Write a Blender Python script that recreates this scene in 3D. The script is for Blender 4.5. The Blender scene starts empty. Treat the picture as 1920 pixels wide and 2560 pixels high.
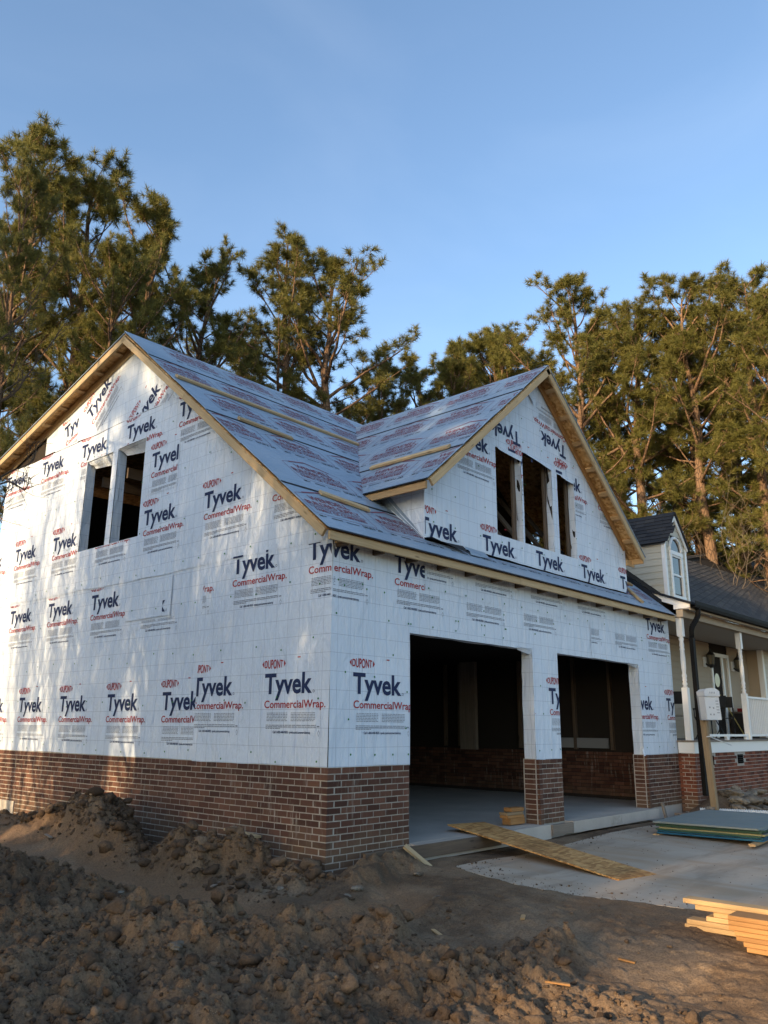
import bpy, bmesh, math, random
import numpy as np
from mathutils import Vector, Matrix

# ------------------------------------------------------------------ camera, sky, sun, exposure
scene = bpy.context.scene
CAM = Vector((-6.29205, -6.48361, 1.28486))
YAW, PITCH, ROLL, FPX = 0.833938, 0.259944, 0.0086589, 2026.9
cy, sy, cp, sp = math.cos(YAW), math.sin(YAW), math.cos(PITCH), math.sin(PITCH)
fwd = Vector((sy * cp, cy * cp, sp)); rgt = Vector((cy, -sy, 0)); upv = rgt.cross(fwd)
rr = math.cos(ROLL) * rgt + math.sin(ROLL) * upv
uu = -math.sin(ROLL) * rgt + math.cos(ROLL) * upv
cd = bpy.data.cameras.new("camera"); cam = bpy.data.objects.new("camera", cd)
scene.collection.objects.link(cam); scene.camera = cam
M = Matrix((rr, uu, -fwd)).transposed().to_4x4(); M.translation = CAM
cam.matrix_world = M
cd.sensor_fit = 'VERTICAL'; cd.sensor_height = 24.0; cd.lens = 24.0 * FPX / 2560.0
cd.clip_start = 0.05; cd.clip_end = 2000

SUN_EL = math.radians(13.0); SUN_DIR = Vector((-1.0, -0.035, 0)).normalized()
to_sun = Vector((SUN_DIR.x * math.cos(SUN_EL), SUN_DIR.y * math.cos(SUN_EL), math.sin(SUN_EL)))
w = bpy.data.worlds.new("World"); scene.world = w; w.use_nodes = True
nt = w.node_tree; nt.nodes.clear()
wo = nt.nodes.new('ShaderNodeOutputWorld'); bg = nt.nodes.new('ShaderNodeBackground')
sk = nt.nodes.new('ShaderNodeTexSky'); sk.sky_type = 'NISHITA'; sk.sun_disc = False
sk.sun_elevation = SUN_EL; sk.sun_rotation = math.atan2(SUN_DIR.x, SUN_DIR.y)
sk.altitude = 100; sk.air_density = 1.0; sk.dust_density = 1.3; sk.ozone_density = 2.0
bg.inputs['Strength'].default_value = 0.15
tc = nt.nodes.new('ShaderNodeTexCoord'); mpw = nt.nodes.new('ShaderNodeMapping'); mpw.inputs['Scale'].default_value = (1.0, 2.6, 5.0); mpw.inputs['Rotation'].default_value = (0.2, 0.3, 0.5)
nzw = nt.nodes.new('ShaderNodeTexNoise'); nzw.inputs['Scale'].default_value = 1.3; nzw.inputs['Detail'].default_value = 5; nzw.inputs['Distortion'].default_value = .6
rpw = nt.nodes.new('ShaderNodeValToRGB'); rpw.color_ramp.elements[0].position = .45; rpw.color_ramp.elements[0].color = (0, 0, 0, 1); rpw.color_ramp.elements[1].position = .80; rpw.color_ramp.elements[1].color = (.16, .15, .13, 1)
adw = nt.nodes.new('ShaderNodeMix'); adw.data_type = 'RGBA'; adw.blend_type = 'ADD'; adw.inputs[0].default_value = 1.0
nt.links.new(tc.outputs['Generated'], mpw.inputs[0]); nt.links.new(mpw.outputs[0], nzw.inputs['Vector']); nt.links.new(nzw.outputs['Fac'], rpw.inputs[0]); nt.links.new(sk.outputs[0], adw.inputs[6]); nt.links.new(rpw.outputs[0], adw.inputs[7])
nt.links.new(adw.outputs[2], bg.inputs[0]); nt.links.new(bg.outputs[0], wo.inputs[0])
sl = bpy.data.lights.new("sun", 'SUN'); so = bpy.data.objects.new("sun", sl); scene.collection.objects.link(so)
sl.energy = 3.5; sl.angle = math.radians(0.55); sl.color = (1.0, 0.72, 0.42)
so.rotation_euler = (-to_sun).to_track_quat('-Z', 'Y').to_euler()
so.location = (-30, 0, 20)
scene.view_settings.view_transform = 'Standard'; scene.view_settings.look = 'None'
scene.view_settings.exposure = 1.30; scene.view_settings.gamma = 1.0
scene.render.engine = 'CYCLES'

rnd = random.Random(7)
nprng = np.random.default_rng(11)
col = scene.collection

# ------------------------------------------------------------------ materials
MATS = {}
def mat(name, base, rough=0.8, spec=0.3, build=None):
    m = bpy.data.materials.new(name); m.use_nodes = True
    n = m.node_tree; b = n.nodes['Principled BSDF']
    b.inputs['Base Color'].default_value = (*base, 1); b.inputs['Roughness'].default_value = rough
    b.inputs['Specular IOR Level'].default_value = spec
    if build: build(NT(n, b))
    MATS[name] = m; return m
class NT:
    def __init__(s, n, b): s.n = n; s.b = b
    def new(s, t, **k):
        x = s.n.nodes.new(t)
        for a, v in k.items(): setattr(x, a, v)
        return x
    def link(s, a, b): s.n.links.new(a, b)
    def setin(s, node, key, v):
        if hasattr(v, 'node') or isinstance(v, bpy.types.NodeSocket): s.link(v, node.inputs[key])
        else: node.inputs[key].default_value = v
    def coord(s, kind='Object', scale=(1, 1, 1)):
        t = s.new('ShaderNodeTexCoord'); mp = s.new('ShaderNodeMapping'); s.link(t.outputs[kind], mp.inputs[0])
        mp.inputs['Scale'].default_value = scale; return mp.outputs[0]
    def noise(s, vec, scale=5, detail=4, rough=.55, dist=0):
        t = s.new('ShaderNodeTexNoise'); s.link(vec, t.inputs['Vector'])
        t.inputs['Scale'].default_value = scale; t.inputs['Detail'].default_value = detail
        t.inputs['Roughness'].default_value = rough; t.inputs['Distortion'].default_value = dist
        return t.outputs['Fac']
    def voro(s, vec, scale=5, feature='F1', out='Distance', rand=1.0):
        t = s.new('ShaderNodeTexVoronoi', feature=feature); s.link(vec, t.inputs['Vector'])
        t.inputs['Scale'].default_value = scale; t.inputs['Randomness'].default_value = rand
        return t.outputs[out]
    def ramp(s, fac, stops):
        r = s.new('ShaderNodeValToRGB'); s.link(fac, r.inputs[0]); e = r.color_ramp.elements
        while len(e) < len(stops): e.new(0.5)
        for q, (p, c) in zip(e, stops): q.position = p; q.color = (*c, 1) if len(c) == 3 else c
        return r.outputs[0]
    def math(s, op, a, b=0.0, c=0.0):
        m = s.new('ShaderNodeMath', operation=op)
        for i, v in enumerate((a, b, c)): s.setin(m, i, v)
        return m.outputs[0]
    def mix(s, fac, a, b, mode='MIX'):
        m = s.new('ShaderNodeMix', data_type='RGBA', blend_type=mode)
        s.setin(m, 0, fac)
        for k, v in ((6, a), (7, b)):
            if isinstance(v, tuple): m.inputs[k].default_value = (*v, 1)
            else: s.link(v, m.inputs[k])
        return m.outputs[2]
    def base(s, c): s.link(c, s.b.inputs['Base Color'])
    def bump(s, h, strength=.3, dist=.02):
        b = s.new('ShaderNodeBump'); b.inputs['Strength'].default_value = strength; b.inputs['Distance'].default_value = dist
        s.link(h, b.inputs['Height']); s.link(b.outputs[0], s.b.inputs['Normal']); return b
    def attr(s, name):
        a = s.new('ShaderNodeAttribute'); a.attribute_name = name; return a
    def rand(s): return s.new('ShaderNodeObjectInfo').outputs['Random']

def b_wrap(t):
    uv = t.new('ShaderNodeUVMap'); sep = t.new('ShaderNodeSeparateXYZ'); t.link(uv.outputs[0], sep.inputs[0])
    lines = None
    for k, ofs in ((0, .093), (1, 1.477)):
        f = t.math('FRACT', t.math('MULTIPLY', t.math('SUBTRACT', sep.outputs[k], ofs - 203.2), 1 / .2032))
        d = t.math('MINIMUM', f, t.math('SUBTRACT', 1.0, f))
        l = t.math('LESS_THAN', d, .0125)
        lines = l if lines is None else t.math('MAXIMUM', lines, l)
    c = t.coord('Object')
    mot = t.noise(c, 1.3, 5, .6)
    colr = t.ramp(mot, [(.3, (.56, .64, .74)), (.7, (.64, .72, .81))])
    fine = t.noise(t.coord('Object', (14, 14, 5)), 3, 4, .6)
    colr = t.mix(t.math('MULTIPLY', fine, .16), colr, (.60, .62, .65))
    colr = t.mix(t.math('MULTIPLY', lines, .48), colr, (.16, .20, .28))
    t.base(colr)
    big = t.noise(t.coord('Object', (1.6, 1.6, .45)), 2.2, 3, .5, 1.2)
    cre = t.noise(t.coord('Object', (7, 7, 1.6)), 2.0, 4, .6, .8)
    h = t.math('ADD', t.math('MULTIPLY', big, .9), t.math('ADD', t.math('MULTIPLY', cre, .35), t.math('MULTIPLY', fine, .10)))
    t.bump(h, .95, .06)
    t.b.inputs['Roughness'].default_value = .55
mat('wrap', (.78, .79, .8), .5, .25, b_wrap)
mat('ink_navy', (.018, .03, .085), .7, .2)
mat('ink_red', (.34, .03, .035), .7, .2)
mat('ink_grey', (.22, .25, .30), .8, .2)
mat('ink_red_roof', (.20, .07, .09), .8, .2)
mat('ink_black', (.05, .055, .065), .8, .2)
mat('cap_green', (.02, .16, .04), .5, .4)
def b_felt(t):
    c = t.coord('Object')
    n = t.noise(c, 1.1, 4, .6); f = t.noise(c, 30, 3)
    colr = t.ramp(n, [(.3, (.18, .26, .35)), (.7, (.27, .35, .44))])
    t.base(t.mix(t.math('MULTIPLY', f, .25), colr, (.28, .32, .38)))
    wv = t.noise(t.coord('Object', (1, 2.2, 2.2)), 2.6, 4, .55, 1.0)
    t.bump(wv, .7, .05)
mat('felt', (.42, .47, .53), .45, .5, b_felt)
mat('felt_edge', (.02, .022, .026), .8, .2)
def wood(name, c0, c1, knots=True, rough=.75):
    def b(t):
        r = t.rand()
        oc = t.new('ShaderNodeTexCoord'); add = t.new('ShaderNodeVectorMath', operation='ADD')
        t.link(oc.outputs['Object'], add.inputs[0])
        cb = t.new('ShaderNodeCombineXYZ'); t.link(t.math('MULTIPLY', r, 37.0), cb.inputs[0]); t.link(t.math('MULTIPLY', r, 11.0), cb.inputs[1])
        t.link(cb.outputs[0], add.inputs[1])
        mp = t.new('ShaderNodeMapping'); t.link(add.outputs[0], mp.inputs[0]); mp.inputs['Scale'].default_value = (1.2, 22, 22)
        g = t.noise(mp.outputs[0], 1.6, 5, .6, .8)
        colr = t.ramp(g, [(.25, c0), (.75, c1)])
        if knots:
            mp2 = t.new('ShaderNodeMapping'); t.link(add.outputs[0], mp2.inputs[0]); mp2.inputs['Scale'].default_value = (2.2, 9, 9)
            v = t.voro(mp2.outputs[0], 1.0)
            k = t.ramp(v, [(.05, (1, 1, 1)), (.14, (0, 0, 0))])
            colr = t.mix(t.math('MULTIPLY', k, .75), colr, tuple(x * .35 for x in c0))
        st = t.noise(add.outputs[0], 3.0, 3)
        colr = t.mix(t.math('MULTIPLY', st, .35), colr, tuple(x * .6 for x in c0))
        tone = t.math('ADD', t.math('MULTIPLY', r, .35), .8)
        vm = t.new('ShaderNodeVectorMath', operation='SCALE'); t.link(colr, vm.inputs[0]); t.link(tone, vm.inputs[3])
        t.base(vm.outputs[0]); t.bump(g, .25, .004)
    return mat(name, c1, rough, .2, b)
wood('pine_wood', (.42, .29, .15), (.60, .46, .27))
wood('fresh_pine', (.40, .25, .115), (.55, .38, .20))
wood('brown_wood', (.30, .15, .055), (.42, .23, .09), False)
wood('grey_wood', (.16, .13, .105), (.30, .25, .20))
wood('dark_wood', (.10, .075, .055), (.19, .14, .10))
wood('post_wood', (.24, .17, .10), (.36, .26, .15))
def osb(name, c0, c1, c2):
    def b(t):
        c = t.coord('Object')
        mp = t.coord('Object', (6, 16, 16))
        v = t.voro(mp, 1.6, 'F1', 'Color'); sp = t.new('ShaderNodeSeparateColor'); t.link(v, sp.inputs[0])
        mp2 = t.coord('Object', (17, 7, 17)); v2 = t.voro(mp2, 1.5, 'F1', 'Color'); sp2 = t.new('ShaderNodeSeparateColor'); t.link(v2, sp2.inputs[0])
        f = t.math('ADD', t.math('MULTIPLY', sp.outputs[0], .6), t.math('MULTIPLY', sp2.outputs[1], .4))
        colr = t.ramp(f, [(.15, c0), (.5, c1), (.85, c2)])
        n = t.noise(c, 1.4, 4, .6)
        colr = t.mix(t.ramp(n, [(.52, (0, 0, 0)), (.72, (.8, .8, .8))]), colr, tuple(x * .35 for x in c0))
        t.base(colr); t.bump(f, .3, .004)
    return mat(name, c1, .8, .2, b)
osb('osb', (.30, .16, .055), (.50, .29, .11), (.62, .41, .19))
osb('osb_ramp', (.28, .14, .048), (.47, .25, .088), (.58, .35, .14))
osb('osb_dark', (.08, .05, .025), (.13, .085, .045), (.18, .12, .06))
def brickmat(name, lo, mid, hi, per_object):
    def b(t):
        if per_object: r = t.rand(); rc = t.coord('Object', (1, 1, 1))
        else: r = t.attr('tone').outputs['Fac']; rc = t.coord('Object')
        colr = t.ramp(r, [(0, lo), (.45, mid), (.85, hi), (1, tuple(x * 1.5 for x in mid))])
        geo = t.new('ShaderNodeNewGeometry'); mp = t.new('ShaderNodeMapping'); t.link(geo.outputs['Position'], mp.inputs[0])
        mp.inputs['Scale'].default_value = (1, 1, 1)
        n = t.noise(mp.outputs[0], 40, 4, .6)
        colr = t.mix(t.math('MULTIPLY', n, .4), colr, tuple(x * .45 for x in mid))
        mp2 = t.new('ShaderNodeMapping'); t.link(geo.outputs['Position'], mp2.inputs[0]); mp2.inputs['Scale'].default_value = (22, 22, 2.5)
        s = t.noise(mp2.outputs[0], 1.0, 5, .7); big = t.noise(mp.outputs[0], 1.3, 3, .5)
        m = t.math('MULTIPLY', t.ramp(s, [(.56, (0, 0, 0)), (.68, (1, 1, 1))]), t.ramp(big, [(.38, (.1, .1, .1)), (.62, (.75, .75, .75))]))
        colr = t.mix(m, colr, (.30, .265, .225))
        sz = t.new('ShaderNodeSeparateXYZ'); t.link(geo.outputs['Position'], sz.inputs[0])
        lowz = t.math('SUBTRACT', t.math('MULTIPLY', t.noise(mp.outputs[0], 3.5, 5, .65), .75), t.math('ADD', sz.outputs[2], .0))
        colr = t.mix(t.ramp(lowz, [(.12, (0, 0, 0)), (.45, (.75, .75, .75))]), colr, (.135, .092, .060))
        t.base(colr); t.bump(n, .35, .006)
    return mat(name, mid, .9, .15, b)
brickmat('brick_one', (.062, .031, .023), (.110, .052, .036), (.150, .075, .050), True)
brickmat('brick_many', (.062, .031, .023), (.110, .052, .036), (.150, .075, .050), False)
brickmat('old_brick', (.085, .026, .016), (.165, .052, .030), (.23, .082, .046), True)
brickmat('old_brick_many', (.085, .026, .016), (.165, .052, .030), (.23, .082, .046), False)
def b_mortar(t):
    c = t.coord('Object'); n = t.noise(c, 14, 5, .6)
    t.base(t.ramp(n, [(.3, (.30, .275, .24)), (.7, (.44, .41, .36))])); t.bump(n, .4, .01)
mat('mortar', (.3, .28, .25), .95, .1, b_mortar)
def b_conc(t):
    c = t.coord('Object'); n = t.noise(c, .8, 6, .62); f = t.noise(c, 60, 3); st = t.noise(t.coord('Object', (1, .35, 1)), 1.6, 5, .6, .6)
    colr = t.ramp(n, [(.3, (.38, .305, .225)), (.7, (.52, .43, .33))])
    colr = t.mix(t.ramp(st, [(.48, (0, 0, 0)), (.7, (.8, .8, .8))]), colr, (.38, .25, .14))
    colr = t.mix(t.math('MULTIPLY', f, .3), colr, (.2, .19, .18))
    tr = t.noise(t.coord('Object', (.5, 2.6, 1)), 1.2, 5, .6, .4); colr = t.mix(t.ramp(tr, [(.52, (0, 0, 0)), (.66, (.5, .5, .5))]), colr, (.20, .155, .11)); t.base(colr); t.bump(f, .15, .004)
mat('concrete', (.33, .32, .31), .85, .25, b_conc)
def b_slab(t):
    c = t.coord('Object'); n = t.noise(c, 1.2, 5, .6); f = t.noise(c, 25, 4)
    colr = t.ramp(n, [(.3, (.36, .325, .285)), (.7, (.50, .455, .40))]); t.base(t.mix(t.math('MULTIPLY', f, .25), colr, (.22, .22, .22))); t.bump(f, .2, .004)
mat('slab', (.36, .37, .38), .75, .3, b_slab)
def b_dirt(t):
    c = t.coord('Object'); n = t.noise(c, .9, 6, .62); m = t.noise(c, 7, 6, .7); f = t.noise(c, 55, 5, .7)
    a = t.attr('track').outputs['Fac']; a2 = t.attr('pale').outputs['Fac']
    colr = t.ramp(n, [(.28, (.085, .055, .034)), (.5, (.150, .097, .058)), (.72, (.215, .142, .085))])
    colr = t.mix(t.ramp(m, [(.35, (0, 0, 0)), (.75, (.85, .85, .85))]), colr, (.25, .172, .108))
    dm = t.noise(c, .55, 4, .6, .5); colr = t.mix(t.ramp(dm, [(.50, (0, 0, 0)), (.64, (.72, .72, .72))]), colr, (.060, .043, .031))
    colr = t.mix(a, colr, (.26, .155, .085))
    colr = t.mix(t.math('MULTIPLY', a2, .9), colr, (.34, .25, .165))
    colr = t.mix(t.ramp(f, [(.36, (.55, .55, .55)), (.56, (0, 0, 0))]), colr, (.050, .036, .025))
    g = t.noise(c, 120, 2, .5); g2 = t.noise(c, 6, 3)
    gm = t.math('MULTIPLY', t.ramp(g, [(.64, (0, 0, 0)), (.70, (.8, .8, .8))]), t.ramp(g2, [(.42, (0, 0, 0)), (.58, (.8, .8, .8))]))
    colr = t.mix(gm, colr, (.34, .27, .19))
    t.base(colr)
    h = t.math('ADD', t.math('MULTIPLY', m, .7), t.math('MULTIPLY', f, .45)); t.bump(h, .8, .035)
mat('dirt', (.09, .07, .05), .95, .1, b_dirt)
def b_clod(t):
    c = t.coord('Object'); a = t.attr('tone').outputs['Fac']; f = t.noise(c, 45, 5, .7); m = t.noise(c, 9, 4); dm = t.noise(c, .55, 4, .6, .5)
    colr = t.ramp(a, [(0, (.075, .049, .032)), (.5, (.165, .110, .070)), (.9, (.27, .19, .125)), (1, (.34, .255, .175))])
    colr = t.mix(t.ramp(f, [(.38, (.5, .5, .5)), (.56, (0, 0, 0))]), colr, (.055, .041, .030)); colr = t.mix(t.ramp(dm, [(.50, (0, 0, 0)), (.64, (.62, .62, .62))]), colr, (.068, .050, .037)); t.base(colr)
    t.bump(t.math('ADD', f, m), .7, .03)
mat('clod', (.09, .07, .05), .95, .1, b_clod)
def b_rock(t):
    r = t.rand(); c = t.coord('Object'); n = t.noise(c, 6, 6, .7); f = t.noise(c, 40, 4, .7)
    colr = t.ramp(r, [(0, (.16, .135, .105)), (.5, (.26, .225, .175)), (1, (.36, .32, .26))])
    colr = t.mix(t.ramp(n, [(.4, (.8, .8, .8)), (.65, (0, 0, 0))]), colr, (.10, .08, .06)); t.base(colr); t.bump(t.math('ADD', n, t.math('MULTIPLY', f, .4)), .7, .04)
mat('rock', (.25, .22, .18), .9, .2, b_rock)
def b_needle(t):
    a = t.attr('tone').outputs['Fac']; r = t.rand()
    colr = t.ramp(a, [(0, (.070, .080, .020)), (.5, (.155, .152, .038)), (1, (.225, .195, .055))])
    colr = t.mix(t.math('MULTIPLY', r, .35), colr, (.125, .115, .03))
    t.base(colr)
    try:
        t.b.inputs['Subsurface Weight'].default_value = 0
    except Exception: pass
    tr = t.new('ShaderNodeBsdfTranslucent'); t.link(colr, tr.inputs[0])
    mx = t.new('ShaderNodeMixShader'); mx.inputs[0].default_value = .38
    t.link(t.b.outputs[0], mx.inputs[1]); t.link(tr.outputs[0], mx.inputs[2])
    out = [q for q in t.n.nodes if q.type == 'OUTPUT_MATERIAL'][0]; t.link(mx.outputs[0], out.inputs[0])
mat('needles', (.06, .085, .02), .6, .25, b_needle)
def b_bark(t):
    c = t.coord('Object', (1, 1, .35)); v = t.voro(c, 9, 'DISTANCE_TO_EDGE'); n = t.noise(t.coord('Object'), 3, 4)
    colr = t.ramp(v, [(.02, (.055, .036, .026)), (.12, (.20, .125, .078))]); t.base(t.mix(t.math('MULTIPLY', n, .5), colr, (.11, .075, .05)))
    t.bump(v, .8, .04)
mat('bark', (.15, .10, .07), .95, .1, b_bark)
mat('twig_bark', (.20, .16, .12), .9, .1)
mat('twig_dark', (.10, .075, .055), .9, .1)
mat('white_paint', (.74, .74, .72), .45, .4)
def b_sid(t):
    c = t.coord('Object'); n = t.noise(t.coord('Object', (2, 2, 20)), 2, 4); t.base(t.ramp(n, [(.3, (.46, .42, .325)), (.7, (.54, .50, .40))]))
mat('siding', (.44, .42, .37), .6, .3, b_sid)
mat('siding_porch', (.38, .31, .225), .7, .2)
mat('ceiling_paint', (.45, .43, .39), .7, .2)
def b_shing(t):
    a = t.attr('tone').outputs['Fac']; c = t.coord('Object'); f = t.noise(c, 90, 3); n = t.noise(c, .8, 4)
    colr = t.ramp(a, [(0, (.020, .020, .022)), (.6, (.040, .038, .038)), (1, (.072, .064, .056))])
    colr = t.mix(t.math('MULTIPLY', f, .4), colr, (.018, .018, .02)); t.base(colr); t.bump(f, .4, .006)
mat('shingle', (.04, .04, .042), .8, .35, b_shing)
mat('black_metal', (.010, .009, .008), .7, .12)
mat('black_iron', (.008, .008, .008), .5, .5)
mat('dark_void', (.006, .006, .006), .9, .0)
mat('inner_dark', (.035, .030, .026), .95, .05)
mat('inner_wrap', (.16, .15, .14), .9, .1)
mat('lamp_glass', (.10, .09, .06), .15, .5)
def b_glass(t):
    t.b.inputs['Metallic'].default_value = 0.0
mat('window_glass', (.018, .020, .022), .08, .45)
mat('plastic_white', (.56, .57, .57), .5, .4)
mat('plastic_grey', (.25, .26, .27), .5, .4)
mat('pipe_white', (.62, .62, .60), .5, .4)
def b_sheet(t):
    c = t.coord('Object'); n = t.noise(c, 2.0, 5, .65); s = t.voro(t.coord('Object', (10, 26, 20)), 1.2, 'F1', 'Color'); sp = t.new('ShaderNodeSeparateColor'); t.link(s, sp.inputs[0])
    colr = t.ramp(n, [(.3, (.155, .195, .20)), (.7, (.225, .25, .24))]); colr = t.mix(t.math('MULTIPLY', sp.outputs[0], .35), colr, (.22, .22, .16)); t.base(colr)
mat('sheet_green', (.09, .15, .15), .7, .3, b_sheet)
mat('sheet_blue_edge', (.012, .085, .15), .7, .2)
mat('sheet_pale_edge', (.26, .24, .12), .8, .2)
mat('sheet_green_edge', (.035, .075, .05), .8, .2)
mat('leaf_green', (.12, .30, .05), .6, .3)
mat('broom_yellow', (.42, .33, .10), .6, .3)
mat('red_cloth', (.22, .02, .015), .8, .2)
def b_wallfar(t):
    pass

# ------------------------------------------------------------------ object helpers
def tag(o, label=None, cat=None, group=None, kind=None):
    if label: o['label'] = label
    if cat: o['category'] = cat
    if group: o['group'] = group
    if kind: o['kind'] = kind
    return o
def link(o, parent=None):
    col.objects.link(o)
    if parent is not None: o.parent = parent
    return o
def thing(name, label, cat, loc=(0, 0, 0), rotz=0, group=None):
    o = bpy.data.objects.new(name, None); o.empty_display_size = .2; link(o)
    o.location = loc; o.rotation_euler = (0, 0, rotz); return tag(o, label, cat, group)
def mesh_obj(name, verts, faces, m, parent=None, loc=(0, 0, 0), smooth=False, attrs=None, uvs=None):
    me = bpy.data.meshes.new(name); v = np.asarray(verts, dtype=np.float32) - np.asarray(loc, dtype=np.float32)
    me.from_pydata(v.tolist() if len(v) < 200000 else v, [], [list(f) for f in faces] if not isinstance(faces, np.ndarray) else faces.tolist())
    fin(me, m, smooth, attrs, uvs)
    o = bpy.data.objects.new(name, me); o.location = loc; return link(o, parent)
def fin(me, m, smooth=False, attrs=None, uvs=None):
    if m is not None:
        for q in (m if isinstance(m, (list, tuple)) else [m]): me.materials.append(MATS[q] if isinstance(q, str) else q)
    if attrs:
        for k, a in attrs.items():
            at = me.attributes.new(k, 'FLOAT', 'POINT'); at.data.foreach_set('value', np.asarray(a, dtype=np.float32))
    if uvs is not None:
        ul = me.uv_layers.new(name='UVMap'); idx = np.empty(len(me.loops), dtype=np.int32); me.loops.foreach_get('vertex_index', idx)
        ul.data.foreach_set('uv', np.asarray(uvs, dtype=np.float32)[idx].ravel())
    if smooth: me.polygons.foreach_set('use_smooth', np.ones(len(me.polygons), dtype=bool))
    me.update()
def fast_mesh(name, verts, faces):
    """verts (n,3), faces (m,k) arrays of equal-size polygons"""
    verts = np.asarray(verts, dtype=np.float32); faces = np.asarray(faces, dtype=np.int32)
    me = bpy.data.meshes.new(name); k = faces.shape[1]
    me.vertices.add(len(verts)); me.vertices.foreach_set('co', verts.ravel())
    me.loops.add(faces.size); me.loops.foreach_set('vertex_index', faces.ravel())
    me.polygons.add(len(faces)); me.polygons.foreach_set('loop_start', np.arange(0, faces.size, k, dtype=np.int32))
    me.update(calc_edges=True); me.validate(); return me
class MB:
    def __init__(s): s.v = []; s.f = []; s.a = []
    def add(s, vs, fs, tone=0.5):
        n = len(s.v); s.v += [tuple(x) for x in vs]; s.f += [tuple(i + n for i in f) for f in fs]; s.a += [tone] * len(vs); return s
    BF = [(0, 3, 2, 1), (4, 5, 6, 7), (0, 1, 5, 4), (1, 2, 6, 5), (2, 3, 7, 6), (3, 0, 4, 7)]
    def box(s, c, d, R=None, jit=0, tone=.5):
        x, y, z = (q / 2 for q in d); vs = []
        for sx, sy_, sz in ((-1, -1, -1), (1, -1, -1), (1, 1, -1), (-1, 1, -1), (-1, -1, 1), (1, -1, 1), (1, 1, 1), (-1, 1, 1)):
            p = Vector((sx * x, sy_ * y, sz * z))
            if jit: p += Vector((rnd.uniform(-jit, jit), rnd.uniform(-jit, jit), rnd.uniform(-jit, jit)))
            if R is not None: p = R @ p
            vs.append(p + Vector(c))
        return s.add(vs, MB.BF, tone)
    def span(s, a, b, tone=.5):
        a = Vector(a); b = Vector(b); return s.box((a + b) / 2, [abs(q) for q in (b - a)], None, 0, tone)
    def tube(s, pts, rad, n=8, cap=True):
        pts = [Vector(p) for p in pts]; rad = rad if hasattr(rad, '__len__') else [rad] * len(pts)
        base = len(s.v); prev = None
        for i, p in enumerate(pts):
            t = (pts[min(i + 1, len(pts) - 1)] - pts[max(i - 1, 0)]).normalized()
            if prev is None: x = t.orthogonal().normalized()
            else:
                x = prev - t * prev.dot(t); x = x.normalized() if x.length > 1e-6 else t.orthogonal().normalized()
            prev = x; y = t.cross(x)
            for k in range(n):
                a = 2 * math.pi * k / n; s.v.append(tuple(p + (x * math.cos(a) + y * math.sin(a)) * rad[i])); s.a.append(.5)
        for i in range(len(pts) - 1):
            for k in range(n):
                a, b = base + i * n + k, base + i * n + (k + 1) % n; s.f.append((a, b, b + n, a + n))
        if cap:
            s.f.append(tuple(base + k for k in reversed(range(n)))); s.f.append(tuple(base + (len(pts) - 1) * n + k for k in range(n)))
        return s
    def lathe(s, prof, c, n=12):
        return s.tube([Vector(c) + Vector((0, 0, z)) for r, z in prof], [r for r, z in prof], n)
    def prism(s, poly, nrm):
        n = len(poly); a = [Vector(p) for p in poly]; b = [p + Vector(nrm) for p in a]
        return s.add(a + b, [tuple(range(n)), tuple(reversed(range(n, 2 * n)))] + [(i, i + n, (i + 1) % n + n, (i + 1) % n) for i in range(n)])
    def build(s, name, m, parent=None, smooth=False, loc=None, tone=False):
        if loc is None: loc = tuple(np.mean(np.array(s.v), axis=0))
        o = mesh_obj(name, s.v, s.f, m, None, loc, smooth, {'tone': s.a} if tone else None)
        if parent is not None:
            o.parent = parent
            o.location = parent_inv(parent) @ Vector(loc); o.rotation_euler = (0, 0, -parent_rot(parent))
        bm = bmesh.new(); bm.from_mesh(o.data); bmesh.ops.recalc_face_normals(bm, faces=bm.faces); bm.to_mesh(o.data); bm.free()
        return o
def parent_chain(p):
    m = Matrix.Identity(4); q = p
    while q is not None: m = Matrix.LocRotScale(q.location, q.rotation_euler, q.scale) @ m; q = q.parent
    return m
def parent_inv(p): return parent_chain(p).inverted()
def parent_rot(p): return parent_chain(p).to_euler().z
def board(name, p0, p1, wdt, hgt, m, parent=None, up=(0, 0, 1), jit=.0, ext=0):
    """a board from p0 to p1 along its own x, wdt across, hgt along 'up'; world coordinates"""
    p0 = Vector(p0); p1 = Vector(p1); x = (p1 - p0).normalized(); z = Vector(up); z = (z - x * z.dot(x)).normalized(); y = z.cross(x)
    L = (p1 - p0).length + ext; mb = MB(); c = min(.004, wdt * .12, hgt * .12)
    # chamfered profile
    prof = [(-wdt / 2 + c, -hgt / 2), (wdt / 2 - c, -hgt / 2), (wdt / 2, -hgt / 2 + c), (wdt / 2, hgt / 2 - c), (wdt / 2 - c, hgt / 2), (-wdt / 2 + c, hgt / 2), (-wdt / 2, hgt / 2 - c), (-wdt / 2, -hgt / 2 + c)]
    n = 8; vs = [(-L / 2, a, b) for a, b in prof] + [(L / 2, a, b) for a, b in prof]
    mb.add(vs, [tuple(reversed(range(n))), tuple(range(n, 2 * n))] + [(i, (i + 1) % n, (i + 1) % n + n, i + n) for i in range(n)])
    o = mesh_obj(name, mb.v, mb.f, m, None)
    Mw = Matrix((x, y, z)).transposed().to_4x4(); Mw.translation = (p0 + p1) / 2
    if parent is not None:
        o.parent = parent; Mw = parent_inv(parent) @ Mw
    o.matrix_basis = Mw
    return o

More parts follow.
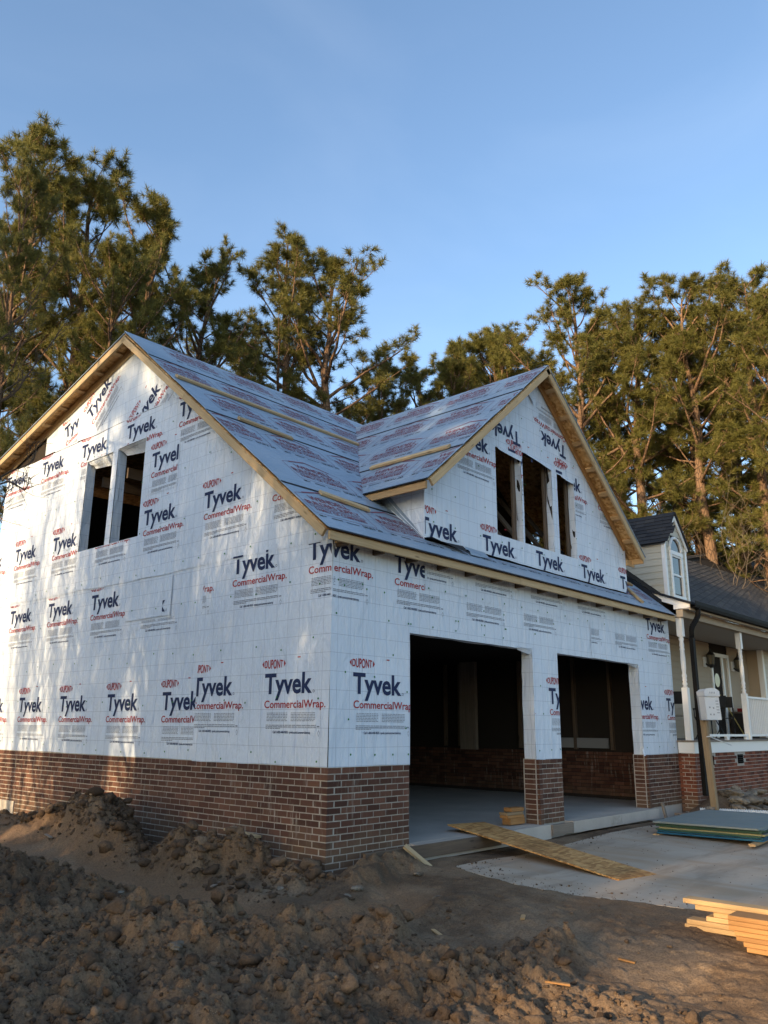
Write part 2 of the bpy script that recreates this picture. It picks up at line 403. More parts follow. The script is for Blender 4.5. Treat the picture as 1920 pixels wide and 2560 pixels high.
# ------------------------------------------------------------------ numpy noise
def _h(ix, iy, seed):
    n = (ix.astype(np.int64) * 374761393 + iy.astype(np.int64) * 668265263 + seed * 974634777) & 0xffffffff
    n = ((n ^ (n >> 13)) * 1274126177) & 0xffffffff
    return ((n ^ (n >> 16)) & 0xffff) / 65535.0
def vnoise(x, y, seed=0):
    ix, iy = np.floor(x), np.floor(y); fx, fy = x - ix, y - iy
    fx = fx * fx * (3 - 2 * fx); fy = fy * fy * (3 - 2 * fy)
    a, b, c, d = _h(ix, iy, seed), _h(ix + 1, iy, seed), _h(ix, iy + 1, seed), _h(ix + 1, iy + 1, seed)
    return (a * (1 - fx) + b * fx) * (1 - fy) + (c * (1 - fx) + d * fx) * fy - .5
def fbm(x, y, oct=4, seed=0, gain=.5):
    s = 0; a = 1; 
    for o in range(oct): s = s + a * vnoise(x * 2 ** o + 17.3 * o, y * 2 ** o - 9.1 * o, seed + o); a *= gain
    return s
def worley(x, y, seed=0):
    ix, iy = np.floor(x), np.floor(y); best = np.full(x.shape, 9.0); idv = np.zeros(x.shape)
    for dx in (-1, 0, 1):
        for dy in (-1, 0, 1):
            cx, cy_ = ix + dx, iy + dy
            px = cx + _h(cx, cy_, seed); py = cy_ + _h(cx, cy_, seed + 5)
            d = (x - px) ** 2 + (y - py) ** 2; m = d < best
            best = np.where(m, d, best); idv = np.where(m, _h(cx, cy_, seed + 9), idv)
    return np.sqrt(best), idv
def sstep(a, b, x):
    t = np.clip((x - a) / (b - a), 0, 1); return t * t * (3 - 2 * t)

# ------------------------------------------------------------------ text printing
TXT = {}
def text_tris(body, bold=.012, key=None):
    """text as 2-D triangles, cap height 1, left edge 0, baseline 0"""
    k = (body, bold)
    if k in TXT: return TXT[k]
    cu = bpy.data.curves.new('txt', 'FONT'); cu.body = body; cu.size = 1.0; cu.offset = bold; cu.resolution_u = 3
    ob = bpy.data.objects.new('txt', cu); me = bpy.data.meshes.new_from_object(ob)
    me.calc_loop_triangles(); v = np.array([(q.co.x, q.co.y) for q in me.vertices]).reshape(-1, 2)
    t = np.array([q.vertices[:] for q in me.loop_triangles], dtype=int).reshape(-1, 3)
    bpy.data.objects.remove(ob); bpy.data.curves.remove(cu); bpy.data.meshes.remove(me)
    TXT[k] = (v, t); return v, t
def fit_text(body, width, cap, bold=.012, capref='T'):
    v, t = text_tris(body, bold); cv, _ = text_tris(capref, bold)
    v = v.copy(); v[:, 0] -= v[:, 0].min(); v[:, 0] *= width / max(v[:, 0].max(), 1e-6); v[:, 1] *= cap / cv[:, 1].max()
    return v, t
def clip_poly(poly, hp):
    """Sutherland-Hodgman; hp = (a,b,c) keep a*x+b*y<=c"""
    a, b, c = hp; out = []
    for i in range(len(poly)):
        p, q = poly[i], poly[(i + 1) % len(poly)]; dp, dq = a * p[0] + b * p[1] - c, a * q[0] + b * q[1] - c
        if dp <= 0: out.append(p)
        if dp * dq < 0:
            t = dp / (dp - dq); out.append((p[0] + t * (q[0] - p[0]), p[1] + t * (q[1] - p[1])))
    return out
class Surf:
    """flat surface with u, v axes, a small wrinkle field along its normal, and ink collected per colour"""
    def __init__(s, o, u, v, wf=None):
        s.o, s.u, s.v = Vector(o), Vector(u), Vector(v); s.n = s.u.cross(s.v).normalized(); s.wf = wf; s.ink = {}
    def P(s, u, v, off=0.0):
        if s.wf is not None: off = off + float(s.wf(np.array([u]), np.array([v]))[0])
        return s.o + s.u * u + s.v * v + s.n * off
    def Pn(s, uv, off):
        uv = np.asarray(uv); d = np.full(len(uv), float(off))
        if s.wf is not None: d = d + s.wf(uv[:, 0], uv[:, 1])
        return np.array(s.o)[None] + uv[:, :1] * np.array(s.u)[None] + uv[:, 1:2] * np.array(s.v)[None] + d[:, None] * np.array(s.n)[None]
    def put(s, ink, v2, tris, clips, off):
        V, F = s.ink.setdefault(ink, ([], []))
        v2 = np.asarray(v2)
        allin = True
        for (a, b, c) in clips:
            dd = v2[:, 0] * a + v2[:, 1] * b - c
            if (dd > 0).all(): return
            if (dd > 0).any(): allin = False
        if allin:
            n = len(V); V += s.Pn(v2, off).tolist(); F += [tuple(int(i) + n for i in t) for t in tris]; return
        pts = []
        for t in tris:
            poly = [tuple(v2[i]) for i in t]
            for hp in clips:
                poly = clip_poly(poly, hp)
                if len(poly) < 3: break
            if len(poly) >= 3:
                n = len(V) + len(pts); pts += poly; F.append(tuple(range(n, n + len(poly))))
        if pts: V += s.Pn(np.array(pts), off).tolist()
    def flush(s, parent, names):
        for ink, (V, F) in s.ink.items():
            if F:
                o = mesh_obj(names.get(ink, 'lettering'), V, F, ink, None); o.parent = parent; o.location = parent_inv(parent) @ Vector((0, 0, 0))
        s.ink = {}
def rect_clip(u0=None, u1=None, v0=None, v1=None):
    r = []
    if u0 is not None: r.append((-1, 0, -u0))
    if u1 is not None: r.append((1, 0, u1))
    if v0 is not None: r.append((0, -1, -v0))
    if v1 is not None: r.append((0, 1, v1))
    return r
PARA = None
def para_quads():
    global PARA
    if PARA is not None: return PARA
    V, F = [], []
    def q(x0, x1, y0, y1):
        n = len(V); V.extend([(x0, y0), (x1, y0), (x1, y1), (x0, y1)]); F.append((n, n + 1, n + 2)); F.append((n, n + 2, n + 3))
    for cx0, cx1 in ((.06, .42), (.48, .88)):
        for r in range(6):
            y = -.225 - r * .017; x = cx0
            while x < cx1 - .02:
                l = min(rnd.uniform(.02, .06), cx1 - x); q(x, x + l, y, y + .0065); x += l + .008
    for r in range(3):
        y = -.36 - r * .018; x = .05; e = .9 if r < 2 else .3
        while x < e:
            l = min(rnd.uniform(.03, .09), e - x); q(x, x + l, y, y + .008); x += l + .007
    q(.915, .955, -.375, -.362)
    for a, b in (((.945, -.415), (.962, -.44)), ((.962, -.44), (.945, -.475)), ((.945, -.475), (.928, -.44)), ((.928, -.44), (.945, -.415))):
        n = len(V); V.extend([a, b, (b[0], b[1] + .008), (a[0], a[1] + .008)]); F.extend([(n, n + 1, n + 2), (n, n + 2, n + 3)])
    PARA = (np.array(V), F); return PARA
def dupont(S, T, clips, off):
    v, t = fit_text('DUPONT', .325, .105, .02, 'D'); v = v.copy()
    x = (v[:, 0] - .1625) / .235; v[:, 1] = (v[:, 1] - .0525) * np.sqrt(np.clip(1 - x * x, .1, 1)); v[:, 0] += .045; v[:, 1] += .06
    S.put('ink_red', T(v), t, clips, off)
    tri = np.array([(.032, .098), (.032, .022), (.0, .06), (.385, .098), (.385, .022), (.417, .06), (.03, .085), (.03, .035), (.385, .085)])
    S.put('ink_red', T(tri[:6]), [(0, 2, 1), (3, 4, 5)], clips, off)
def logo(S, u, ztop, clips=(), rot=0.0, parts='dtcp', off=.004):
    """u, ztop: top left corner of the T"""
    base = ztop - .227; c, s_ = math.cos(rot), math.sin(rot); clips = list(clips)
    def T(v):
        v = np.asarray(v, dtype=float); return np.stack([u + v[:, 0] * c - v[:, 1] * s_, base + v[:, 0] * s_ + v[:, 1] * c], 1)
    if 't' in parts:
        v, t = fit_text('Tyvek', .82, .227, .028); S.put('ink_navy', T(v), t, clips, off)
        a = np.linspace(0, 2 * math.pi, 9)[:-1]; ring = np.concatenate([np.stack([.845 + .016 * np.cos(a), .012 + .016 * np.sin(a)], 1), np.stack([.845 + .011 * np.cos(a), .012 + .011 * np.sin(a)], 1)])
        S.put('ink_navy', T(ring), [(i, (i + 1) % 8, i + 8) for i in range(8)] + [((i + 1) % 8, (i + 1) % 8 + 8, i + 8) for i in range(8)], clips, off)
    if 'c' in parts:
        v, t = fit_text('CommercialWrap.', 1.03, .085, .014, 'W'); v = v + np.array([.01, -.165]); S.put('ink_red', T(v), t, clips, off)
    if 'd' in parts:
        dupont(S, lambda v: T(np.asarray(v) + np.array([-.06, .275])), clips, off)
        S.put('ink_red', T(np.array([(.56, .39), (.61, .39), (.61, .403), (.56, .403)])), [(0, 1, 2), (0, 2, 3)], clips, off)
    if 'p' in parts:
        v, t = para_quads(); S.put('ink_grey', T(v), t, clips, off)
        v, t = fit_text('Call 1-800-448-9835  tyvek.com/commercialwrap', .63, .027, .02, 'C'); S.put('ink_navy', T(v + np.array([.18, -.445])), t, clips, off)
def cap_nails(S, pts, off=.006):
    V, F = S.ink.setdefault('cap_green', ([], []))
    for u, v in pts:
        n = len(V); r = .0125
        ring = [(u + r * math.cos(a), v + r * math.sin(a)) for a in np.linspace(0, 2 * math.pi, 9)[:-1]]
        V += S.Pn(np.array(ring), off).tolist() + S.Pn(np.array([(u, v)]), off + .004).tolist()
        F += [(n + i, n + (i + 1) % 8, n + 8) for i in range(8)]

def panel(S, name, u0, u1, v0, v1, step, cuts, keep, off, m, parent, thick=0.0, jag=0.0, seed=0, both=True, grainoff=0):
    """gridded sheet on a Surf; cuts = list of ((u,v),(du,dv)) lines, keep(u,v) -> bool"""
    bm = bmesh.new(); nu = max(1, int(round((u1 - u0) / step))); nv = max(1, int(round((v1 - v0) / step)))
    g = [[bm.verts.new((u0 + (u1 - u0) * i / nu, v0 + (v1 - v0) * j / nv, 0)) for i in range(nu + 1)] for j in range(nv + 1)]
    for j in range(nv):
        for i in range(nu): bm.faces.new((g[j][i], g[j][i + 1], g[j + 1][i + 1], g[j + 1][i]))
    for (p, d) in cuts:
        bmesh.ops.bisect_plane(bm, geom=bm.verts[:] + bm.edges[:] + bm.faces[:], dist=1e-5, plane_co=(p[0], p[1], 0), plane_no=(d[1], -d[0], 0))
    dele = []
    for f in bm.faces:
        c = f.calc_center_median()
        if not keep(c.x, c.y): dele.append(f)
    bmesh.ops.delete(bm, geom=dele, context='FACES')
    bm.verts.ensure_lookup_table(); bm.verts.index_update()
    uv = np.array([(q.co.x, q.co.y) for q in bm.verts]).reshape(-1, 2); fs = [tuple(q.index for q in f.verts) for f in bm.faces]
    bm.free()
    uvg = uv.copy()
    if jag:
        for e, sgn in ((v0, 1), (v1, -1)):
            mk = np.abs(uv[:, 1] - e) < 1e-4; uv[mk, 1] += sgn * (jag * .5 + jag * fbm(uv[mk, 0] * 1.3 + seed * 3.1, uv[mk, 0] * 0 + seed, 3, seed + 40))
    P = S.Pn(uv, off)
    if thick:
        n = len(P); P2 = P - np.array(S.n)[None] * thick; edges = {}
        for f in fs:
            for a, b in zip(f, f[1:] + f[:1]):
                if (b, a) in edges: del edges[(b, a)]
                else: edges[(a, b)] = 1
        fs = fs + [tuple(i + n for i in reversed(f)) for f in fs] + [(b, a, a + n, b + n) for a, b in edges]
        P = np.concatenate([P, P2]); uvg = np.concatenate([uvg, uvg])
    o = mesh_obj(name, P, fs, m, None, smooth=False, uvs=uvg)
    if thick == 0: o.data.polygons.foreach_set('use_smooth', np.ones(len(o.data.polygons), dtype=bool))
    o.parent = parent; o.location = parent_inv(parent) @ Vector((0, 0, 0)); return o
VL = lambda u: ((u, 0), (0, 1))
HL = lambda v: ((0, v), (1, 0))

# ------------------------------------------------------------------ the house being built
W, D = 9.03, 9.10
S1, Z0, YE = .826, 3.42, -.22            # front slope, eave height and eave line of the main roof
RIDGE_Y, RIDGE_Z = 4.65, 7.404; S2 = .281  # rear slope is shallower
GXC, GZ, GS = 4.66, 7.106, .847          # cross gable ridge and slope
GXL, GXR, GY = 1.755, 7.60, .10
def zfront(y): return Z0 + S1 * (y - YE)
def zrear(y): return RIDGE_Z - S2 * (y - RIDGE_Y)
house = thing('unfinished_house', 'two storey garage house under construction, white printed house wrap over a brick base', 'house', (4.5, 4.5, 0))
wf_wall = lambda u, v: .010 * np.clip(vnoise(u * 1.1 + 3, v * .8, 3) + .6 * vnoise(u * 2.6, v * 1.2 + 9, 5), -1, 1) + .012 * np.exp(-((v - (3.36 + .05 * np.sin(u * 1.7))) / .05) ** 2) * (vnoise(u * 2.2, v * .1, 8) + .5)
SL = Surf((0, 0, 0), (0, -1, 0), (0, 0, 1), wf_wall)
SF = Surf((0, 0, 0), (1, 0, 0), (0, 0, 1), wf_wall)
SG = Surf((0, GY, 0), (1, 0, 0), (0, 0, 1), lambda u, v: .005 * vnoise(u * 1.3, v * .9, 13))
SC = Surf((GXL, 0, 0), (0, -1, 0), (0, 0, 1), None)
O = .012                                   # wrap stands this far off the framing
ZB = .88
# window and door openings
LWIN = [(-5.97, -5.14, 4.02, 5.57), (-4.985, -4.17, 4.02, 5.58)]
GWIN = [(3.445, 4.145, 4.05, 5.42), (4.195, 5.075, 4.05, 5.53), (5.245, 5.80, 4.05, 5.42)]
DOORS = [(1.33, 4.11, 2.41), (4.82, 7.61, 2.41)]
def inw(wins, u, v): return any(a < u < b and c < v < d for a, b, c, d in wins)
def lroof(u): y = -u; return min(zfront(y), zrear(y)) - .10
rake_cuts = [((0, zfront(0) - .10), (-1, S1)), ((-RIDGE_Y, RIDGE_Z - .10), (-1, -S2))]
lw_cuts = [VL(a) for q in LWIN for a in q[:2]] + [HL(a) for q in LWIN for a in q[2:]]
keepL = lambda u, v: v < lroof(u) and not inw(LWIN, u, v)
def jseam(u, v, c, amp, seed): return v < c + amp * float(fbm(np.array([u * 1.1]), np.array([0.0]), 3, seed)[0])
wrapA = panel(SL, 'house_wrap', -D, -2.40, ZB - .01, 3.40, .10, [], lambda u, v: True, O, 'wrap', house, jag=.012, seed=1)
wrapB = panel(SL, 'house_wrap', -2.43, .012, ZB - .02, 3.46, .10, [], lambda u, v: True, O + .004, 'wrap', house, jag=.012, seed=2)
wrapC = panel(SL, 'house_wrap', -D, .012, 3.345, 6.03, .10, rake_cuts + lw_cuts, keepL, O + .009, 'wrap', house, jag=.03, seed=3)
wrapD = panel(SL, 'house_wrap', -7.6, -2.7, 6.01, 7.40, .10, rake_cuts, lambda u, v: v < lroof(u), O + .013, 'wrap', house, jag=.05, seed=4)
patch1 = panel(SL, 'house_wrap', -4.32, -3.15, 2.74, 3.33, .10, [], lambda u, v: True, O + .013, 'wrap', house, jag=.03, seed=5)
patch2 = panel(SL, 'house_wrap', -4.08, -3.22, 4.60, 5.46, .10, [], lambda u, v: True, O + .014, 'wrap', house, jag=.02, seed=6)
patch3 = panel(SL, 'house_wrap', -7.2, -6.38, 6.02, 6.56, .08, rake_cuts, lambda u, v: v < lroof(u), O + .017, 'wrap', house, jag=.02, seed=7)
NM = {'ink_navy': 'navy_lettering', 'ink_red': 'red_lettering', 'ink_grey': 'small_print', 'cap_green': 'cap_nails', 'ink_black': 'black_lettering', 'ink_red_roof': 'red_lettering'}
P7 = 1.4224
# lower far sheet
for k in range(5):
    u = -(3.19 + P7 * k); logo(SL, u, 1.72, rect_clip(-D, -2.435), off=O + .004)
for k, u in enumerate((-5.36, -6.784, -8.223)):
    logo(SL, u, 3.24, rect_clip(-D, -4.33 if k == 0 else None, None, 3.335), off=O + .004)
logo(SL, -3.94, 3.24, rect_clip(-4.3, None, None, 2.73), off=O + .004)
SL.flush(wrapA, NM)
# near sheet, it turns the corner
for u in (-2.4994, -1.077): logo(SL, u, 1.885, rect_clip(-2.425, 0), off=O + .008)
for u in (-1.803, -.386): logo(SL, u, 3.385, rect_clip(-2.425, 0, None, 3.34 if u < -1 else 3.35), off=O + .008, parts='tcp')
logo(SL, -3.23, 3.385, rect_clip(-2.425, 0, None, 3.34), off=O + .008, parts='cp')
SL.flush(wrapB, NM)
rk = [(S1, 1, zfront(0) - .14)]
for k, u in enumerate((-8.322, -6.871, -5.42, -4.03, -2.53)):
    cl = rect_clip(-D, None, 3.35)
    if k == 1: cl += rect_clip(None, -5.98)
    if k == 3: cl += rect_clip(-4.16, None, None, 4.59)
    if k == 2: cl += rect_clip(None, None, None, 4.01)
    logo(SL, u, 4.38, cl, off=O + .013)
logo(SL, -1.803, 3.385, rect_clip(None, None, 3.36), off=O + .013, parts='t')
logo(SL, -1.09, 4.38, rk, off=O + .013)
logo(SL, -9.69, 4.38, rect_clip(-D), off=O + .013)
for k, u in enumerate((-9.098, -7.646, -6.197, -4.754, -3.298)):
    cl = [(S1, 1, zfront(0) - .14)] + rect_clip(None, None, None, 6.02)
    if k == 0: cl += [(-S2, 1, RIDGE_Z - S2 * 0 - .13 - S2 * -RIDGE_Y)]
    for w_ in LWIN:
        pass
    if k in (2, 3):
        logo(SL, u, 5.91, cl + rect_clip(None, None, 5.59), off=O + .013)
        logo(SL, u, 5.91, cl + (rect_clip(None, -5.98, None, 5.59) if k == 2 else rect_clip(-4.16, None, 5.47, 5.59)), off=O + .013)
    else: logo(SL, u, 5.91, cl, off=O + .013)
cap_nails(SL, [(-1.8 + .3 * k + rnd.uniform(-.1, .1), 3.30) for k in range(0)])
SL.flush(wrapC, NM)
dg = math.radians(41)
dcl = [(S1, 1, zfront(0) - .14)] + rect_clip(None, None, 6.04)
def tl(u, v, r): return u - .227 * math.sin(r) * 0, v
logo(SL, -6.03, 6.34 + .227, dcl + [(-S2, 1, RIDGE_Z - .13 + S2 * RIDGE_Y)], dg, off=O + .017)
logo(SL, -4.487, 5.78 + .227, dcl, dg, off=O + .017)
SL.flush(wrapD, NM)
logo(SL, -3.935, 5.259, rect_clip(-4.05, -3.24, 4.62, 5.44), off=O + .018); SL.flush(patch2, NM)
logo(SL, -6.86, 6.42, rect_clip(-7.1, -6.42, 6.04, 6.53) + [(-S2, 1, RIDGE_Z - .13 + S2 * RIDGE_Y)], math.radians(18), off=O + .021); SL.flush(patch3, NM)
logo(SL, -4.1, 3.05, rect_clip(-3.36, -3.18, 2.76, 3.34), off=O + .017, parts='tc'); SL.flush(patch1, NM)
# front wall
def keepF(u, v):
    return not any(a < u < b and v < h for a, b, h in DOORS)
fcuts = [VL(a) for q in DOORS for a in q[:2]] + [HL(2.41)]
wrapF = panel(SF, 'house_wrap', -.012, W + .012, ZB - .02, 3.52, .10, fcuts, keepF, O, 'wrap', house, jag=.012, seed=8)
wrapE = panel(SF, 'house_wrap', 1.63, 6.95, 2.965, 3.52, .10, [], lambda u, v: True, O + .005, 'wrap', house, jag=.03, seed=9)
wrapG = panel(SF, 'house_wrap', 5.9, 7.66, 2.405, 2.99, .06, [], lambda u, v: not (u > 7.615 and v < 2.44), O + .009, 'wrap', house, jag=.02, seed=10)
logo(SF, .348, 1.885, rect_clip(None, 1.33), off=O + .004)
for u in (-.386, 1.033): logo(SF, u, 3.385 - .02 * (u > 0), rect_clip(0, 1.62 if u > 0 else None), off=O + .004, parts='tc')
for u in (-.386, 1.033, 2.45, 3.86): logo(SF, u, 3.37, rect_clip(0, None, None, 2.955 if u > 1.5 else None), off=O + .004, parts='p')
logo(SF, 3.10, 1.885, rect_clip(4.13, 4.82), off=O + .004); logo(SF, 4.521, 1.88, rect_clip(4.11, 4.815), off=O + .004)
logo(SF, 7.26, 1.865, rect_clip(7.615, None), off=O + .004); logo(SF, 8.677, 1.86, rect_clip(None, W), off=O + .004)
logo(SF, 8.033, 3.30, rect_clip(7.0, W), off=O + .004); logo(SF, 6.6, 3.29, rect_clip(7.30, 7.9), off=O + .004, parts='c')
nails = []
for k in range(46): nails.append((rnd.choice([.12, .5, .9, 1.3, 1.75, 2.3, 2.9, 3.4, 4.2, 4.75, 5.3, 6.0, 6.6, 7.1, 7.8, 8.4, 8.9]) + rnd.uniform(-.06, .06), rnd.choice([2.52, 2.65, 2.85, 2.9])))
nails += [(x + rnd.uniform(-.04, .04), .97 + rnd.uniform(0, .03)) for x in (.30, .72, 1.02, 1.28, 4.2, 4.5, 4.75, 7.75, 8.2, 8.9)] + [(.28, 1.37), (1.27, 1.7), (.22, 1.88), (.70, 1.85), (1.25, 1.28), (1.02, 2.12), (8.4, 1.4), (4.35, 1.5), (4.3, 1.9), (8.5, 2.1), (8.9, 1.2)]
cap_nails(SF, [q for q in nails if keepF(*q)], O + .006); SF.flush(wrapF, NM)
for u in (1.25, 2.66, 4.07, 5.48): logo(SF, u, 3.80, rect_clip(1.66, 6.9, 2.98), off=O + .009, parts='p')
cap_nails(SF, [(1.7 + .42 * k + rnd.uniform(-.1, .1), 3.01) for k in range(12)], O + .011); SF.flush(wrapE, NM)
for u in (5.3, 6.7): logo(SF, u, 3.33, rect_clip(5.92, 7.6, 2.44, 2.97), off=O + .013, parts='p')
SF.flush(wrapG, NM)
lnails = [(-(.25 + .55 * i) + rnd.uniform(-.12, .12), z + rnd.uniform(-.06, .06)) for i in range(16) for z in (.96, 1.6, 2.2, 2.9, 3.45, 4.1, 4.9, 5.6)]
cap_nails(SL, [q for q in lnails if keepL(*q) and q[1] < lroof(q[0]) - .2], O + .022); SL.flush(wrapC, NM)
# gable wall
def groof(x): return GZ - GS * abs(x - GXC) - .10
gcuts = [((GXC, GZ - .10), (1, GS)), ((GXC, GZ - .10), (1, -GS))] + [VL(a) for q in GWIN for a in q[:2]] + [HL(a) for q in GWIN for a in q[2:]]
wrapH = panel(SG, 'house_wrap', GXL - .012, GXR + .01, 3.69, 7.0, .10, gcuts, lambda u, v: v < groof(u) and not inw(GWIN, u, v), O, 'wrap', house, jag=.025, seed=11)
gl = [(-GS, 1, GZ - .14 - GS * GXC), (GS, 1, GZ - .14 + GS * GXC)]
for k in range(5): logo(SG, 1.64 + 1.426 * k, 3.99, gl + rect_clip(GXL, GXR, 3.70), off=O + .004, parts='tcp' if k == 2 else 'dtcp')
def glogo(u, z, cl, **k):
    logo(SG, u, z, gl + cl, off=O + .004, **k)
glogo(2.44, 5.48, rect_clip(None, 3.44)); glogo(3.80, 5.49, rect_clip(None, None, 5.43)); glogo(3.86, 5.48, rect_clip(4.15, 4.19)); glogo(5.22, 5.49, rect_clip(5.08, 5.24), parts='tcp')
glogo(5.22, 5.49, rect_clip(5.81, None)); glogo(5.22, 5.49, rect_clip(5.08, 5.8, 5.43)); glogo(6.64, 5.48, [])
glogo(5.60, 6.43 - .227, [], rot=math.pi - .10); glogo(4.15, 6.28 - .227, [], rot=math.pi, parts='dt')
cap_nails(SG, [(u_ + rnd.uniform(-.1, .1), v_) for u_ in np.arange(1.95, 7.5, .55) for v_ in (3.95, 4.4, 5.0, 5.7, 6.1) if v_ < groof(u_) - .1 and not inw(GWIN, u_, v_)], O + .006)
SG.flush(wrapH, NM)
panel(SC, 'house_wrap', -1.25, -GY + .012, 3.5, 4.60, .10, [((0, zfront(0) - .0), (-1, S1))], lambda u, v: v > zfront(-u) - .02 and v < 4.60, O, 'wrap', house)
# wrap folded into the openings, and the torn flaps
def strip(name, quad, m='wrap', n=6, bulge=.01, parent=house):
    a, b, c, d = [np.array(q, dtype=float) for q in quad]; V, F = [], []
    nr = (Vector(b - a).cross(Vector(d - a))).normalized()
    for j in range(n + 1):
        for i in range(3):
            p = (a * (1 - i / 2) + b * i / 2) * (1 - j / n) + (d * (1 - i / 2) + c * i / 2) * j / n
            p = p + np.array(nr) * bulge * (rnd.random() - .5); V.append(p)
    for j in range(n):
        for i in range(2): F.append((j * 3 + i, j * 3 + i + 1, (j + 1) * 3 + i + 1, (j + 1) * 3 + i))
    uv = [(q[0] + q[1], q[2]) for q in V]
    o = mesh_obj(name, V, F, m, None, smooth=True, uvs=uv); o.parent = parent; o.location = parent_inv(parent) @ Vector((0, 0, 0)); return o
for (u0, u1, v0, v1) in LWIN:
    strip('wrap_fold', [(-O, -u0, v0 - .01), (.14, -u0, v0 - .01), (.14, -u0, v1), (-O, -u0, v1)])
    strip('wrap_fold', [(-O, -u1, v0), (.14, -u1, v0), (.14, -u1, v1), (-O, -u1, v1)])
    strip('wrap_flap', [(-O, -u0, v1), (-O, -u1, v1), (.12, -u1 + .12, v1 - .16), (.10, -u0 - .1, v1 - .10)], n=3, bulge=.03)
for i, (u0, u1, v0, v1) in enumerate(GWIN):
    strip('wrap_fold', [(u1, GY - O, v0), (u1, GY + .10, v0), (u1, GY + .10, v1), (u1, GY - O, v1)], bulge=.03)
    strip('wrap_fold', [(u0, GY - O, v0), (u0, GY + .10, v0), (u0, GY + .10, v1), (u0, GY - O, v1)], bulge=.02)
    board('stud', (u1 - .02, GY + .13, v0 - .05), (u1 - .02, GY + .13, v1 + .1), .09, .04, 'dark_wood', house, up=(0, 1, 0))
    strip('wrap_flap', [(u0, GY - O - .004, v1 + .02), (u1 + .02, GY - O - .004, v1 + .02), (u1, GY - .03, v1 - .07 - .03 * (i == 1)), (u0 + .12, GY - .035, v1 - .03)], n=3, bulge=.02)
strip('wrap_flap', [(4.30, GY - O - .004, 6.74), (4.72, GY - O - .004, 6.74), (4.60, GY - .05, 6.50), (4.56, GY - .05, 6.44)], n=3, bulge=.02)
for (x0, x1, h) in DOORS:
    strip('wrap_fold', [(x1, -O, ZB - .02), (x1, .18, ZB - .02), (x1, .18, h), (x1, -O, h)], n=10, bulge=.02)
    strip('wrap_fold', [(x0, -O, ZB - .02), (x0, .18, ZB - .02), (x0, .18, h), (x0, -O, h)], n=10, bulge=.01)
    strip('wrap_fold', [(x0, -O, h), (x0, .18, h + .01), (x1, .18, h + .01), (x1, -O, h)], n=10, bulge=.015)
    strip('wrap_flap', [(x1 - .42, -O - .003, h + .02), (x1 + .05, -O - .003, h + .02), (x1 - .02, .02, h - .07), (x1 - .33, .03, h - .02)], n=4, bulge=.02)
strip('wrap_flap', [(7.56, -.03, ZB - .03), (7.64, -.03, ZB - .03), (7.63, -.012, ZB + .12), (7.60, .02, ZB + .10)], n=3, bulge=.01)
# shell: framing, sheathing and everything dark inside
def shell(name, poly, nrm, m): return MB().prism(poly, nrm).build(name, m, house)
def wall_boxes(name, boxes, m):
    mb = MB()
    for a, b in boxes: mb.span(a, b)
    return mb.build(name, m, house)
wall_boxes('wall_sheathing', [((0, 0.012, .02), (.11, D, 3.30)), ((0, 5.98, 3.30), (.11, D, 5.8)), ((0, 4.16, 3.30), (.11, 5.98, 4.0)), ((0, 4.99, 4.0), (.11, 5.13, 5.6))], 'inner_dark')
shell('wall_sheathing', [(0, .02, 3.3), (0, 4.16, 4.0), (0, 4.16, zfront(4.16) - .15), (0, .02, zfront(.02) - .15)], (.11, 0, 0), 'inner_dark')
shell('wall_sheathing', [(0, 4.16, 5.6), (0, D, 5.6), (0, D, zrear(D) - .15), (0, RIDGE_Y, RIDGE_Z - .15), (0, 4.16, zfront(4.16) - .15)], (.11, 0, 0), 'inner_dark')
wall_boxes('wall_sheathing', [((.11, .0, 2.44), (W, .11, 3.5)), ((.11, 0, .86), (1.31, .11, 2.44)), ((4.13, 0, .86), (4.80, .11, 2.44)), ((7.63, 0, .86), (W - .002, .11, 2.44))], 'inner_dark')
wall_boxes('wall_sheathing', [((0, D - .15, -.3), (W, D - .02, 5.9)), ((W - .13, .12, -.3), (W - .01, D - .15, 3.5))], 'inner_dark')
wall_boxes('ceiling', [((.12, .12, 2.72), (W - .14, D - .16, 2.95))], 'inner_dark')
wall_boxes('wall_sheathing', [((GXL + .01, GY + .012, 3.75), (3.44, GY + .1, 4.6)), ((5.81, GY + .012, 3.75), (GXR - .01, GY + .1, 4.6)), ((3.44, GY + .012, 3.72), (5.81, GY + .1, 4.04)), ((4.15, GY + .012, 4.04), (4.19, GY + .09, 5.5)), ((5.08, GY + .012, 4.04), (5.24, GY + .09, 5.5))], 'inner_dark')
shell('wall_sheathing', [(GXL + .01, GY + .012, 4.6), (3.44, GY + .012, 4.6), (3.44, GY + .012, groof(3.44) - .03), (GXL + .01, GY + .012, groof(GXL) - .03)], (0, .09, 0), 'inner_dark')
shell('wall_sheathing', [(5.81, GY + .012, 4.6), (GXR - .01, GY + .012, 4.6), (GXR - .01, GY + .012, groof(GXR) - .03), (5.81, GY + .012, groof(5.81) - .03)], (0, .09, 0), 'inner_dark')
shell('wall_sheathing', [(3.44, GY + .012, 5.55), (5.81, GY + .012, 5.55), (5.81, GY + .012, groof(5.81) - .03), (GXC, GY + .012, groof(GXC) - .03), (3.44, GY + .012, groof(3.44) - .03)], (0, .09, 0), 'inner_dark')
wall_boxes('wall_sheathing', [((GXL, GY + .10, 3.6), (GXL + .10, 1.2, 4.58)), ((GXR - .1, GY + .1, 3.6), (GXR, 1.2, 4.58))], 'inner_dark')
